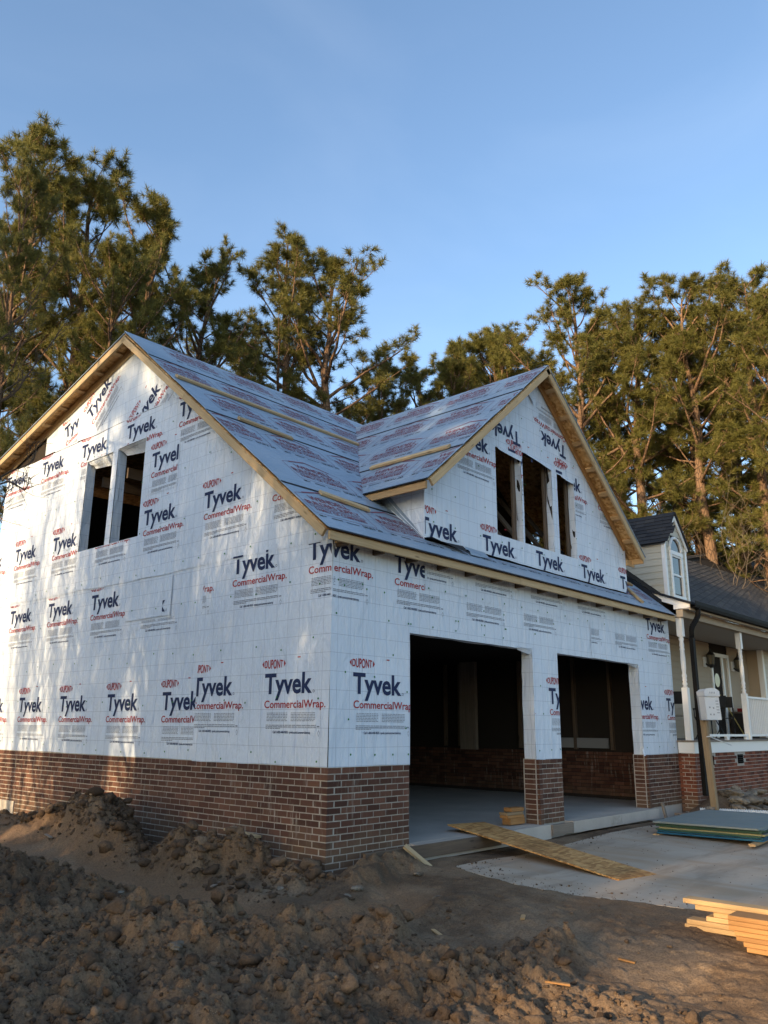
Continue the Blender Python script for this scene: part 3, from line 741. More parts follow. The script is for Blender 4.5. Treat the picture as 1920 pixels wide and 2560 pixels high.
# faint things inside: rafters, studs, printed inner wrap, block stack base
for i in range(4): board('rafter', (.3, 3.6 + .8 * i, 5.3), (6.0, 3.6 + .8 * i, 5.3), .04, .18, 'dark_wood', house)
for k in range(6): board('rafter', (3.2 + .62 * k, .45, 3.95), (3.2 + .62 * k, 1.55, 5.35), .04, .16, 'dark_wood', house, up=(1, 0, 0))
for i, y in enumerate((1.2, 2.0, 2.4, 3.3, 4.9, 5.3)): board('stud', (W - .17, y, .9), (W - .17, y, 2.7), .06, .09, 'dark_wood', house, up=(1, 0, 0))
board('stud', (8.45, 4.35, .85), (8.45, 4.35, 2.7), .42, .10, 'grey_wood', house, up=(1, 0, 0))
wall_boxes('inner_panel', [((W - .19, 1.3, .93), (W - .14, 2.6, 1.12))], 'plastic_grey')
wall_boxes('attic_blocker', [((1.9, 1.9, 3.9), (7.45, 1.95, 4.75))], 'inner_dark')  # dark partition and floor added to block stray light behind the gable windows
shell('attic_blocker', [(1.9, 1.9, 4.751), (7.45, 1.9, 4.751), (GXC, 1.9, 6.95)], (0, .05, 0), 'inner_dark')
wall_boxes('attic_floor_blocker', [((GXL + .1, GY + .1, 3.62), (GXR - .1, 1.9, 3.9))], 'inner_dark')
# floor slab and lip
mb = MB(); mb.span((.0, .0, -.32), (W, D, -.004)); mb.build('garage_floor', 'slab', house)
mb = MB(); mb.span((1.33, -.13, -.19), (4.24, -.002, -.006)); mb.build('slab_lip', 'slab', house)
mb = MB(); mb.span((4.84, -.15, -.16), (7.72, -.002, -.006)); mb.build('slab_lip', 'slab', house)
mb = MB(); mb.span((4.245, -.16, -.15), (4.80, -.125, -.012)); mb.build('form_board', 'grey_wood', house)
mb = MB(); mb.span((5.98, -.153, -.14), (6.35, -.148, -.02)); mb.build('patch', 'mortar', house)
# ---- bricks
BR, LEN, HT, DP = .0677, .2032, .0560, .095
ALLB = []   # (center, axis 'x'|'y', length)
def course_z(k): return ZB - .012 - BR * (k + .5)
for k in range(18):
    z = course_z(k); odd = k % 2
    # corner: odd rows show the end of the left wall's brick, even rows the end of the front wall's
    if odd: ALLB.append(((DP / 2 - .012, (LEN - .025) / 2, z), 'y', LEN - .0010)); p = LEN
    else: p = LEN / 2
    while p < D - .02:
        l = min(LEN, D - p); ALLB.append(((DP / 2 - .012, p + l / 2, z), 'y', l - .0135)); p += LEN
    if odd: p = LEN / 2
    else: ALLB.append((((LEN - .025) / 2, DP / 2 - .012, z), 'x', LEN - .0010)); p = LEN
    while p < 1.32:
        l = min(LEN, 1.33 - p)
        if l > .03: ALLB.append(((p + l / 2, DP / 2 - .012, z), 'x', l - .0135))
        p += LEN
    # piers
    for (x0, x1) in ((4.11, 4.82), (7.61, W + .004)):
        zz = z
        if k > 12: continue
        ALLB.append(((x0 + DP / 2 - .014, .092, z), 'y', .176))
        p = x0 + .085; first = LEN * (.9 if odd else .4); ALLB.append(((x0 + .040, -.004, z), 'x', .078))
        l = first
        while p < x1 - .02:
            l2 = min(l, x1 - p)
            if l2 > .03: ALLB.append(((p + l2 / 2, DP / 2 - .014, z), 'x', l2 - .0135))
            p += l; l = LEN
camv = np.array(CAM)
ALLB = [b for b in ALLB if b[0][2] > -.36]
def seen(b):   # left-wall bricks under the dirt bank are ranked last
    c = b[0]; buried = b[1] == 'y' and c[0] < .2 and c[2] < .30 - .0 and c[1] > 1.3
    low = c[2] < -.12
    return np.linalg.norm(np.array(c) - camv) + (20 if buried or low else 0)
ALLB.sort(key=seen)
BM = {}
def brick_obj(parent, c, ax, l, m, tilt=True):
    key = (m, round(l, 2), rnd.randrange(3))
    if key not in BM:
        mb = MB(); mb.box((0, 0, 0), (l, DP, HT), None, .0016); me = bpy.data.meshes.new('brick'); me.from_pydata(mb.v, [], mb.f); fin(me, m); BM[key] = me
    o = bpy.data.objects.new('brick', BM[key]); link(o, parent); pr = parent.location
    j = rnd.uniform(-.0012, .0012)
    o.location = (c[0] - pr[0] + (j if ax == 'y' else 0), c[1] - pr[1] + (j if ax == 'x' else 0), c[2] - pr[2]); o.rotation_euler = (0, 0, (math.pi / 2 if ax == 'y' else 0) + rnd.uniform(-.004, .004)); return o
for c, ax, l in ALLB[:300]: brick_obj(house, c, ax, l, 'brick_one')
mb = MB()
for c, ax, l in ALLB[300:]:
    mb.box((c[0] + rnd.uniform(-.0012, .0012), c[1] + rnd.uniform(-.0012, .0012), c[2]), (l, DP, HT) if ax == 'x' else (DP, l, HT), None, .0016, rnd.random())
tag(mb.build('brickwork', 'brick_many', house, tone=True), kind='stuff')
mb = MB(); mb.span((-.0072, -.0068, -.4), (.09, D, ZB - .006)); mb.span((.091, -.0072, -.4), (1.322, .08, ZB - .007)); mb.span((4.1005, -.0092, -.02), (4.822, .20, ZB - .008)); mb.span((7.6005, -.0092, -.02), (W - .001, .20, ZB - .008)); mb.build('mortar', 'mortar', house)
mb = MB(); mb.span((-.03, 7.2, -.3), (.012, D + .02, .09)); mb.build('footing', 'mortar', house)
# inner brick knee walls
mb = MB()
for k in range(12):
    z = course_z(k); p = .3 + (k % 2) * LEN / 2
    while p < 8.6: mb.box((W - .155, p, z), (.05, LEN - .01, HT), None, .002, rnd.random()); p += LEN
tag(mb.build('inner_brickwork', 'brick_many', house, tone=True), kind='stuff')
mb = MB(); mb.span((W - .145, .2, 0), (W - .132, D - .2, ZB)); mb.build('inner_mortar', 'inner_dark', house)

# ---- roof
cs1 = 1 / math.sqrt(1 + S1 * S1); sn1 = S1 * cs1
csg = 1 / math.sqrt(1 + GS * GS); sng = GS * csg
SR = Surf((0, YE, Z0), (1, 0, 0), (0, cs1, sn1), lambda u, v: .006 * vnoise(u * 1.2, v * 2.0, 21))
EX = GXL - .28
SGL = Surf((EX, 0, GZ - GS * (GXC - EX)), (0, -1, 0), (csg, 0, sng), lambda u, v: .006 * vnoise(u * 1.2, v * 2.0, 23))
RL = (RIDGE_Y - YE) / cs1; GL = (GXC - EX) / csg
ge = GZ - GS * (GXC - EX)
yv0 = (ge - Z0) / S1 + YE                    # where the gable eave meets the main roof
def yval(x): return (GZ - GS * abs(x - GXC) - Z0) / S1 + YE
RX0, RX1 = -.305, 8.93
def keepR(u, s):
    y = YE + s * cs1
    if y < GY - .02: return True
    if GXL + .0 < u < GXR - .0 and y < yval(u): return False
    return True
vtop = ((GXC, (yval(GXC) - YE) / cs1)); vl = ((EX, (yval(EX) - YE) / cs1)); vr = ((2 * GXC - EX, (yval(EX) - YE) / cs1))
rcuts = [(vtop, (vtop[0] - vl[0], vtop[1] - vl[1])), (vtop, (vr[0] - vtop[0], vr[1] - vtop[1])), VL(GXL), VL(GXR), HL((GY - .02 - YE) / cs1)]
panel(SR, 'roof_deck', RX0 + .015, RX1, .0, RL, .5, rcuts, keepR, -.028, 'osb', house, thick=.014)
seams = [0, 1.08, 2.12, 3.18, 4.23, 5.28, RL]
def roofblock(S, u, s, clips, off):
    def put(ink, v2, t): S.put(ink, np.asarray(v2) + np.array([u, s]), t, clips, off)
    for body, x, y, wd, cap in (('WENDELL', .20, .70, .66, .115), ('BUILDERS SUPPLY', .06, .56, .90, .10), ('FAMILY OF COMPANIES', .10, .40, .84, .07)):
        v, t = fit_text(body, wd, cap, .02, 'B'); put('ink_red_roof', v + np.array([x, y]), t)
    for j in range(3):
        x = .06
        while x < .98:
            l = min(rnd.uniform(.03, .08), .98 - x); put('ink_red_roof', [(x, .485 + j * .02), (x + l, .485 + j * .02), (x + l, .493 + j * .02), (x, .493 + j * .02)], [(0, 1, 2), (0, 2, 3)]); x += l + .012
    def line(a, b, wd):
        a = np.array(a); b = np.array(b); d = (b - a) / np.linalg.norm(b - a); n = np.array([-d[1], d[0]]) * wd / 2
        put('ink_red_roof', [a - n, b - n, b + n, a + n], [(0, 1, 2), (0, 2, 3)])
    line((.16, .86), (.53, 1.0), .028); line((.53, 1.0), (.90, .86), .028)
    line((.03, .32), (1.03, .32), .007); line((1.05, .34), (1.05, .80), .007); line((.01, .34), (.01, .80), .007); line((1.05, .80), (.53, .99), .007); line((.01, .80), (.53, .99), .007); line((.01, .34), (.03, .32), .007); line((1.05, .34), (1.03, .32), .007)
    v, t = fit_text('SKIN 20', .34, .055, .02, 'S'); put('ink_black', v + np.array([.74, .235]), t)
    for x0, x1, y0, y1 in ((.03, .09, .24, .275), (.22, .40, .245, .265), (.45, .68, .25, .258), (.45, .66, .236, .244), (.1, .14, .25, .27)): put('ink_black', [(x0, y0), (x1, y0), (x1, y1), (x0, y1)], [(0, 1, 2), (0, 2, 3)])
uoff = [-.28, .21, -.65, .05, -.4, .3]
for i in range(6):
    s0, s1 = seams[i], seams[i + 1] + (.05 if i < 5 else 0)
    o = panel(SR, 'underlayment_sheet', RX0, RX1 - .1 * (i % 2), s0 - (.015 if i == 0 else 0), s1, .22, rcuts, keepR, .006 * (i % 2) + .002 + .004 * i * 0, 'felt', house, thick=.008, jag=.012, seed=30 + i)
    k = 0
    while True:
        u = uoff[i] + 1.21 * k; k += 1
        if u > RX1: break
        for region in (0, 1, 2, 3):
            base = rect_clip(RX0 + .03, RX1 - .2, s0, seams[i + 1] - .02)
            y0s = (GY - .02 - YE) / cs1
            lv = (vtop[0] - vl[0], vtop[1] - vl[1]); a, b = -(-lv[1]), -lv[0]; c = a * vl[0] + b * vl[1]   # above left valley
            rv = (vr[0] - vtop[0], vr[1] - vtop[1]); a2, b2 = rv[1], -rv[0]; c2 = a2 * vtop[0] + b2 * vtop[1]
            if region == 0: cl = base + rect_clip(None, GXL - .01)
            elif region == 1: cl = base + rect_clip(GXL - .01, None, None, y0s)
            elif region == 2: cl = base + rect_clip(GXL - .01, GXC, y0s) + [(a, b, c)]
            else: cl = base + rect_clip(GXR, None, y0s)
            roofblock(SR, u, s0, cl, .006 * (i % 2) + .006)
    SR.flush(o, NM)
    e = panel(SR, 'lap_edge', RX0, RX1 - .1, s0 - .046, s0 + .004, .5, rcuts, keepR, .006 * (i % 2) + .0005, 'felt_edge', o, thick=.006)
# gable left slope
gu0 = -4.3; gu1 = .19 + .0
def keepG(u, s): return -u < yval(EX + s * csg) + .03
gc = [((-(yval(EX)) , 0), (-(yval(GXC) - yval(EX)), GL))]
panel(SGL, 'roof_deck', gu0, gu1 - .015, 0, GL, .5, gc, keepG, -.028, 'osb', house, thick=.014)
gs = [0, 1.03, 2.08, 3.12, GL]
for i in range(4):
    o = panel(SGL, 'underlayment_sheet', gu0, gu1, gs[i] - (.012 if i == 0 else 0), gs[i + 1] + (.05 if i < 3 else 0), .22, gc, keepG, .006 * (i % 2) + .002, 'felt', house, thick=.008, jag=.012, seed=50 + i)
    for k in range(5):
        u = [-3.9, -4.4, -3.7, -4.1][i] + 1.21 * k
        d = (gc[0][1]); roofblock(SGL, u, gs[i], rect_clip(None, gu1 - .02, gs[i], min(gs[i + 1] - .02, GL)) + [(-d[1] , d[0], -d[1] * gc[0][0][0] + d[0] * 0)], .006 * (i % 2) + .006)
    SGL.flush(o, NM)
    panel(SGL, 'lap_edge', gu0, gu1, gs[i] - .044, gs[i] + .004, .5, gc, keepG, .006 * (i % 2) + .0005, 'felt_edge', o, thick=.006)
# gable right slope, rear slope
SGR = Surf((2 * GXC - EX + .03, 0, ge - .025), (0, 1, 0), (-csg, 0, sng), None)
GRL = GL + .04
keepGR = lambda u, s: u < yval(2 * GXC - EX + .03 - s * csg) + .05
panel(SGR, 'roof_deck', -.175, 4.3, 0, GRL, .25, [], keepGR, -.028, 'osb', house, thick=.014)
panel(SGR, 'underlayment_sheet', -.19, 4.3, -.01, GRL, .25, [], keepGR, .002, 'felt', house, thick=.008)
cs2 = 1 / math.sqrt(1 + S2 * S2); sn2 = S2 * cs2
SB = Surf((0, RIDGE_Y, RIDGE_Z), (1, 0, 0), (0, cs2, -sn2), None)
panel(SB, 'roof_deck', -.29, RX1, 0, 4.95, .5, [], lambda u, v: True, -.028, 'osb', house, thick=.014)
panel(SB, 'underlayment_sheet', -.305, RX1, -.02, 4.97, .5, [], lambda u, v: True, .002, 'felt', house, thick=.012)
# fascia, barge boards, lookouts
def drop(p, n, d): return Vector(p) - Vector(n) * d
nF = Vector((0, -sn1, cs1)); nB = Vector((0, sn2, cs2)); nG = Vector((-sng, 0, csg)); nGr = Vector((sng, 0, csg))
def barge(p0, p1, n, name='barge_board', m='pine_wood', wdt=.038, hgt=.10):
    return board(name, drop(p0, n, .042 + hgt / 2), drop(p1, n, .042 + hgt / 2), wdt, hgt, m, house, up=n)
barge((-.281, YE + .02, zfront(YE + .02)), (-.281, 2.75, zfront(2.75)), nF)
barge((-.281, 2.755, zfront(2.755)), (-.281, RIDGE_Y, RIDGE_Z), nF)
barge((-.281, RIDGE_Y, RIDGE_Z), (-.281, 9.40, zrear(9.40)), nB)
for x0, x1 in ((-.262, 3.55), (3.555, 7.1), (7.105, 8.92)): board('eave_fascia', (x0, YE + .02, Z0 - .095 + .01), (x1, YE + .02, Z0 - .095 + .01), .038, .10, 'pine_wood', house)
barge((EX + .03, GY - .272, ge + .03 * GS), (GXC, GY - .272, GZ), nG); barge((GXC, GY - .272, GZ), (2 * GXC - EX + .02, GY - .272, ge - .02 * GS), nGr)
board('eave_fascia', (EX + .02, GY - .25, ge - .085), (EX + .02, yval(EX + .02) - .02, ge - .085), .038, .10, 'fresh_pine', house)
board('eave_fascia', (2 * GXC - EX, GY - .25, ge - .10), (2 * GXC - EX, 1.0, ge - .10), .038, .10, 'fresh_pine', house)
for i in range(9):
    s = .45 + .61 * i; p = Vector((0, RIDGE_Y + s * cs2, RIDGE_Z - s * sn2)); a = drop((-.262, p.y, p.z), nB, .062); b = drop((-.006, p.y, p.z), nB, .062)
    if p.y < 9.3: board('lookout', a, b, .085, .038, 'fresh_pine', house, up=nB)
for i in range(8):
    s = .4 + .61 * i; p = Vector((0, RIDGE_Y - s * cs1, RIDGE_Z - s * sn1))
    board('lookout', drop((-.262, p.y, p.z), nF, .062), drop((-.006, p.y, p.z), nF, .062), .085, .038, 'fresh_pine', house, up=nF)
board('frieze_board', drop((-.045, RIDGE_Y, RIDGE_Z), nB, .115), drop((-.045, 9.35, zrear(9.35)), nB, .115), .03, .14, 'pine_wood', house, up=nB)
board('frieze_board', drop((-.045, YE + .3, zfront(YE + .3)), nF, .10), drop((-.045, RIDGE_Y, RIDGE_Z), nF, .10), .03, .10, 'pine_wood', house, up=nF)
for i in range(8):
    s = .42 + .555 * i; x = GXC + s * csg; z = GZ - s * sng
    a = drop((x, GY - .255, z), nGr, .065); b = drop((x, GY - .014, z), nGr, .065)
    if x < 7.9: board('lookout', a, b, .085, .038, 'fresh_pine', house, up=nGr)
    x = GXC - s * csg
    if x > 1.6: board('lookout', drop((x, GY - .255, z), nG, .065), drop((x, GY - .014, z), nG, .065), .085, .038, 'fresh_pine', house, up=nG)
board('return_board', (7.61, GY - .03, ge - .14), (7.90, GY - .03, ge - .14), .03, .11, 'fresh_pine', house)
board('frieze_board', drop((GXC, GY - .04, GZ), nGr, .12), drop((7.62, GY - .04, GZ - GS * (7.62 - GXC)), nGr, .12), .03, .10, 'brown_wood', house, up=nGr)
for i in range(15): board('rafter_tail', (.05 + .61 * i, YE + .04, Z0 - .11), (.05 + .61 * i, .02, Z0 - .11 + .0), .04, .08, 'dark_wood', house)
MB().prism([(.0, -.20, 3.31), (.0, -.02, 3.31), (.0, -.02, 3.40)], (.04, 0, 0)).build('rafter_tail', 'fresh_pine', house)
# loose paper against the gable foot
strip('torn_underlayment', [(1.72, GY - .02, 3.70), (2.55, GY - .03, 3.73), (2.50, GY - .16, zfront(GY - .16) + .05), (1.80, GY - .10, zfront(GY - .10) + .10)], 'felt_edge', 5, .02)
strip('torn_underlayment', [(2.6, GY - .03, 3.72), (3.1, GY - .03, 3.72), (3.05, GY - .12, zfront(GY - .12) + .03), (2.6, GY - .14, zfront(GY - .14) + .03)], 'felt', 4, .03)
strip('felt_turnup', [(GXL - .012, GY, zfront(GY) + .004), (GXL - .02, .95, zfront(.95) + .004), (GXL - .02, .95, zfront(.95) + .26), (GXL - .012, GY + .02, zfront(GY) + .06)], 'felt', 6, .02)
# ------------------------------------------------------------------ ground
def zdrive(x, y): return -.172 - .036 * np.clip(-y - .2, 0, 30)
DRV = [(1.42, -.60), (1.30, -.85), (1.22, -1.15), (1.14, -1.60), (1.18, -2.2), (1.45, -2.95), (1.66, -3.74), (1.78, -5.2), (1.9, -9.0), (9.5, -9.0), (9.2, -1.4), (8.2, -.55), (6.4, -.42), (5.4, -.42), (4.4, -.52), (3.4, -.62), (2.6, -.66), (2.0, -.58)]
def pip(x, y, poly):
    ins = np.zeros(x.shape, bool); n = len(poly)
    for i in range(n):
        (x0, y0), (x1, y1) = poly[i], poly[(i + 1) % n]
        c = ((y0 > y) != (y1 > y)) & (x < (x1 - x0) * (y - y0) / (y1 - y0 + 1e-12) + x0); ins ^= c
    return ins
def pdist(x, y, poly):
    d = np.full(x.shape, 1e9); n = len(poly)
    for i in range(n):
        (x0, y0), (x1, y1) = poly[i], poly[(i + 1) % n]; ex, ey = x1 - x0, y1 - y0
        t = np.clip(((x - x0) * ex + (y - y0) * ey) / (ex * ex + ey * ey), 0, 1); d = np.minimum(d, np.hypot(x - x0 - t * ex, y - y0 - t * ey))
    return d
TRK = [(-1.2, 9.0), (-1.6, 5.0), (-1.55, 3.0), (-1.45, 1.0), (-1.38, -.4), (-1.15, -1.05), (-.55, -1.25), (.1, -1.1), (.6, -.9)]
def polyline_d(x, y, pl):
    d = np.full(x.shape, 1e9)
    for (x0, y0), (x1, y1) in zip(pl[:-1], pl[1:]):
        ex, ey = x1 - x0, y1 - y0; t = np.clip(((x - x0) * ex + (y - y0) * ey) / (ex * ex + ey * ey), 0, 1); d = np.minimum(d, np.hypot(x - x0 - t * ex, y - y0 - t * ey))
    return d
MOUNDS = [(-.75, 3.35, .66, .36, .62), (-.9, 2.55, .36, .34, .45), (-1.0, 4.2, .30, .40, .5), (-.45, .80, .46, .22, .27), (-.75, 1.25, .30, .28, .35), (-.28, .12, .14, .25, .22), (-.7, 6.6, .10, .6, .9),
          (-.65, -.98, .10, .30, .20), (-1.05, -1.75, .17, .22, .26), (-1.45, -1.35, .16, .35, .3), (-.62, -3.02, .18, .30, .22), (-1.25, -2.95, .12, .35, .35), (.35, -.32, .13, .5, .16), (.85, -.42, .10, .3, .14), (-.1, -1.55, .05, .4, .25), (-2.2, -.6, .16, .5, .4), (-2.8, .9, .20, .6, .6), (-2.6, 2.6, .16, .5, .6), (-1.9, -2.3, .14, .4, .3)]
def height(x, y):
    wx = x + .26 * fbm(x * 1.9, y * 1.9, 4, 71, .6); wy = y + .26 * fbm(x * 1.9 + 9, y * 1.9, 4, 72, .6)
    hb = np.where(y < 0, -.185 - .034 * np.clip(-y, 0, 6), -.185)
    left = sstep(.3, -.6, x)
    hb = hb - .10 * left * sstep(2.0, -1.0, y) + left * (.30 * sstep(1.0, 5.5, y))
    trk = polyline_d(wx, wy, TRK); tw = sstep(.52, .22, trk) * sstep(.9, -.3, x)
    hb = hb - .05 * tw + .035 * sstep(.75, .5, trk) * sstep(.3, .5, trk) * left
    m = 0
    for (cx, cy_, h, sx, sy_) in MOUNDS: q_ = ((wx - cx) / sx) ** 2 + ((wy - cy_) / sy_) ** 2; m = m + h * np.exp(-.8 * q_ ** 1.35)
    m = m * (1 + .55 * fbm(x * 2.4, y * 2.4, 4, 77, .6)); m = np.where(m > .35, .35 + (m - .35) * .72, m)
    # rough lumps: nearer than the track, and on the banks
    near = sstep(.35, .60, trk) * (sstep(-1.30, -1.75, x + .30 * np.clip(y + 1.0, -2.4, 0) * -1.0))
    near = np.maximum(near, sstep(-.75, -1.2, x) * sstep(-1.35, -1.75, y) * sstep(-3.9, -3.2, y + 1.0 * (x + 1.5)))
    near = np.clip(near, 0, 1)
    bank = np.clip(m * 5, 0, 1)
    ok = sstep(.34, .6, trk)
    rough = np.clip(np.maximum(near, bank * 1.0), 0, 1) * np.where(trk < .45, ok, 1)
    d1, i1 = worley(x * 4.2, y * 4.2, 3); d2, i2 = worley(x * 9.5, y * 9.5, 5); d3, i3 = worley(x * 21, y * 21, 7)
    lump = .070 * np.clip(1 - (d1 * 1.25) ** 2, 0, 1) * (.35 + i1) + .046 * np.clip(1 - (d2 * 1.25) ** 2, 0, 1) * (.3 + i2) + .022 * np.clip(1 - (d3 * 1.25) ** 2, 0, 1) * (.3 + i3)
    fine = .030 * fbm(x * 2.3, y * 2.3, 5, 31, .55) + .008 * fbm(x * 14, y * 14, 3, 37)
    h = hb + m + rough * (1 + .5 * bank) * (lump - .045 + .075 * fbm(x * 3.1, y * 3.1, 4, 51, .6)) + fine * (1 - .35 * tw) + (1 - rough) * (1 - tw) * .018 * np.clip(1 - d2, 0, 1) * (i2 > .55)
    far = sstep(7, 14, np.hypot(x - CAM.x, y - CAM.y)); h = h * (1 - far) + far * (h * .55 - .13)
    inh = (x > .05) & (x < W + 8.9) & (y > .06) & (y < D - .05)
    h = np.where(inh, -.5, h)
    nearwall = sstep(.5, 0.0, np.abs(x)) * (y > 0); 
    dd = pdist(x, y, DRV); ins = pip(x, y, DRV); zd = zdrive(x, y)
    blend = sstep(.9, 0.02, dd)
    out = h * (1 - blend) + (zd + .004 + .30 * (h - hb) + .012 * fbm(x * 5, y * 5, 3, 91)) * blend
    h = np.where(ins, zd - .03 - .04 * sstep(0, .3, dd), np.where(inh, h, out))
    track = tw * (1 - rough); 
    pale = sstep(.05, .35, fbm(x * 1.1 + 4, y * 1.1, 4, 61) + .35 * np.exp(-((x + .1) / .55) ** 2 - ((y + 1.65) / .35) ** 2) + .5 * np.exp(-((x - 1.2) / .3) ** 2 - ((y + .6) / .3) ** 2)) * (1 - rough) * .45
    return h, track, pale, rough
def HZ(x, y): return float(height(np.array([float(x)]), np.array([float(y)]))[0][0])
ang = np.concatenate([np.linspace(-math.pi, YAW - .66, 36)[:-1], np.linspace(YAW - .66, YAW + .66, 700), np.linspace(YAW + .66, math.pi, 28)[1:]])
rad = np.concatenate([np.linspace(.3, 3.6, 10)[:-1], np.geomspace(3.6, 9.5, 430), np.geomspace(9.5, 16, 90)[1:], np.geomspace(16, 600, 36)[1:]])
A, Rr = np.meshgrid(ang, rad); gx = CAM.x + Rr * np.sin(A); gy = CAM.y + Rr * np.cos(A)
gh, gtrk, gpale, grough = height(gx.ravel(), gy.ravel())
gh = np.where(Rr.ravel() > 30, np.minimum(gh, -.2), gh)
V = np.stack([gx.ravel(), gy.ravel(), gh], 1); na = len(ang); nr_ = len(rad)
ii, jj = np.meshgrid(np.arange(na - 1), np.arange(nr_ - 1)); q = (jj * na + ii).ravel()
F = np.stack([q, q + na, q + na + 1, q + 1], 1)
me = fast_mesh('ground', V, F); fin(me, 'dirt', True, {'track': gtrk, 'pale': gpale})
ground = tag(link(bpy.data.objects.new('ground', me)), kind='structure'); 
# driveway: one slab
dv = bmesh.new(); n = len(DRV)
xs = np.array([p[0] for p in DRV]); ys = np.array([p[1] for p in DRV])
top = [dv.verts.new((x, y, float(zdrive(x, y)))) for x, y in DRV]; f = dv.faces.new(top)
if f.normal.z < 0: f.normal_flip()
bmesh.ops.subdivide_edges(dv, edges=dv.edges[:], cuts=3)
r = bmesh.ops.extrude_face_region(dv, geom=dv.faces[:])
bmesh.ops.translate(dv, verts=[v for v in r['geom'] if isinstance(v, bmesh.types.BMVert)], vec=(0, 0, -.10))
bmesh.ops.recalc_face_normals(dv, faces=dv.faces); me = bpy.data.meshes.new('driveway'); dv.to_mesh(me); dv.free(); fin(me, 'concrete')
tag(link(bpy.data.objects.new('driveway', me)), kind='structure')
# clods
def ico(n):
    b = bmesh.new(); bmesh.ops.create_icosphere(b, subdivisions=n, radius=1); v = np.array([q.co[:] for q in b.verts]); f = np.array([[q.index for q in x.verts] for x in b.faces]); b.free(); return v, f
I1, I2, I3 = ico(1), ico(2), ico(3)
def lump(base, s, seed, amp=.35):
    v, f = base; n = v.copy(); r_ = np.random.default_rng(seed); 
    d = r_.normal(size=(7, 3)); d /= np.linalg.norm(d, axis=1)[:, None]; rad_ = np.ones(len(v))
    for k in range(7): rad_ -= amp * .35 * np.clip(v @ d[k] - .45, 0, 1) * (1 + r_.random())
    rad_ += amp * .26 * (r_.random(len(v)) - .5); sc = s * (1 + .35 * (r_.random(3) - .5)) * np.array([1, 1, .78])
    return v * rad_[:, None] * sc
CV, CF, CT = [], [], []; cnt = 0
def scatter(n, xr, yr, smin, smax, want, seed, power=2.6):
    global cnt
    r_ = np.random.default_rng(seed); x = r_.uniform(*xr, n); y = r_.uniform(*yr, n); h, tk, pl_, ro = height(x, y)
    keep = r_.random(n) < np.clip(want(x, y, tk, ro), 0, 1); x, y, h = x[keep], y[keep], h[keep]
    inside = pip(x, y, DRV); x, y, h = x[~inside], y[~inside], h[~inside]
    s = smin * (1 - r_.random(len(x)) * (1 - (smin / smax) ** power)) ** (-1 / power)
    for k in range(len(x)):
        if h[k] < -.45: continue
        base = I2 if s[k] > .020 else I1; v = lump(base, s[k], int(r_.integers(1 << 30)), 1.25)
        a = r_.uniform(0, 6.28); c_, s_ = math.cos(a), math.sin(a); v = np.stack([v[:, 0] * c_ - v[:, 1] * s_, v[:, 0] * s_ + v[:, 1] * c_, v[:, 2]], 1)
        CV.append(v + np.array([x[k], y[k], h[k] + s[k] * .10])); CF.append(base[1] + cnt); CT.append(np.full(len(v), np.clip(r_.normal(.36, .20), 0, 1))); cnt += len(v)
scatter(26000, (-4.6, -.05), (-4.2, 6.5), .009, .095, lambda x, y, t, ro: ro * 1.0 * (np.hypot(x - CAM.x, y - CAM.y) > 3.6), 5, 2.0)
scatter(5200, (-1.35, -.08), (-.3, 5.2), .016, .12, lambda x, y, t, ro: (.22 + .7 * ro) * (1 - t), 8, 1.9)
scatter(7000, (-2.5, 4.0), (-5.5, 4.5), .006, .035, lambda x, y, t, ro: .22 * (1 - t) + .02, 6, 2.4)
r_ = np.random.default_rng(55)
for k in range(800):
    a_ = r_.integers(0, len(DRV)); b_ = (a_ + 1) % len(DRV); u_ = r_.random(); x = DRV[a_][0] * (1 - u_) + DRV[b_][0] * u_ + abs(r_.normal(0, .28)); y = DRV[a_][1] * (1 - u_) + DRV[b_][1] * u_ - abs(r_.normal(0, .12)) * (r_.random() < .5)
    if r_.random() < .25: x, y = r_.uniform(1.6, 6), r_.uniform(-4.5, -.7)
    if y < -5.5 or not pip(np.array([x]), np.array([y]), DRV)[0]: continue
    s = r_.uniform(.004, .010) if r_.random() < .93 else r_.uniform(.01, .022); v = lump(I1, s, int(r_.integers(1 << 30)), 1.2)
    CV.append(v + np.array([x, y, float(zdrive(x, y)) + s * .3])); CF.append(I1[1] + cnt); CT.append(np.full(len(v), np.clip(r_.normal(.3, .2), 0, 1))); cnt += len(v)
me = fast_mesh('dirt_clods', np.concatenate(CV), np.concatenate(CF)); fin(me, 'clod', False, {'tone': np.concatenate(CT)})
tag(link(bpy.data.objects.new('dirt_clods', me)), kind='stuff')
def stone(name, label, cat, x, y, s, seed, m='rock', z=None, flat=.8, group=None, rot=None, sub=I3):
    v = lump(sub, 1.0, seed, .9) * np.array(s); a = rnd.uniform(0, 6.28) if rot is None else rot
    me = bpy.data.meshes.new(name); me.from_pydata(v.tolist(), [], sub[1].tolist()); fin(me, m)
    o = link(bpy.data.objects.new(name, me)); o.location = (x, y, (HZ(x, y) if z is None else z) + s[2] * .45); o.rotation_euler = (rnd.uniform(-.2, .2), rnd.uniform(-.2, .2), a)
    return tag(o, label, cat, group)
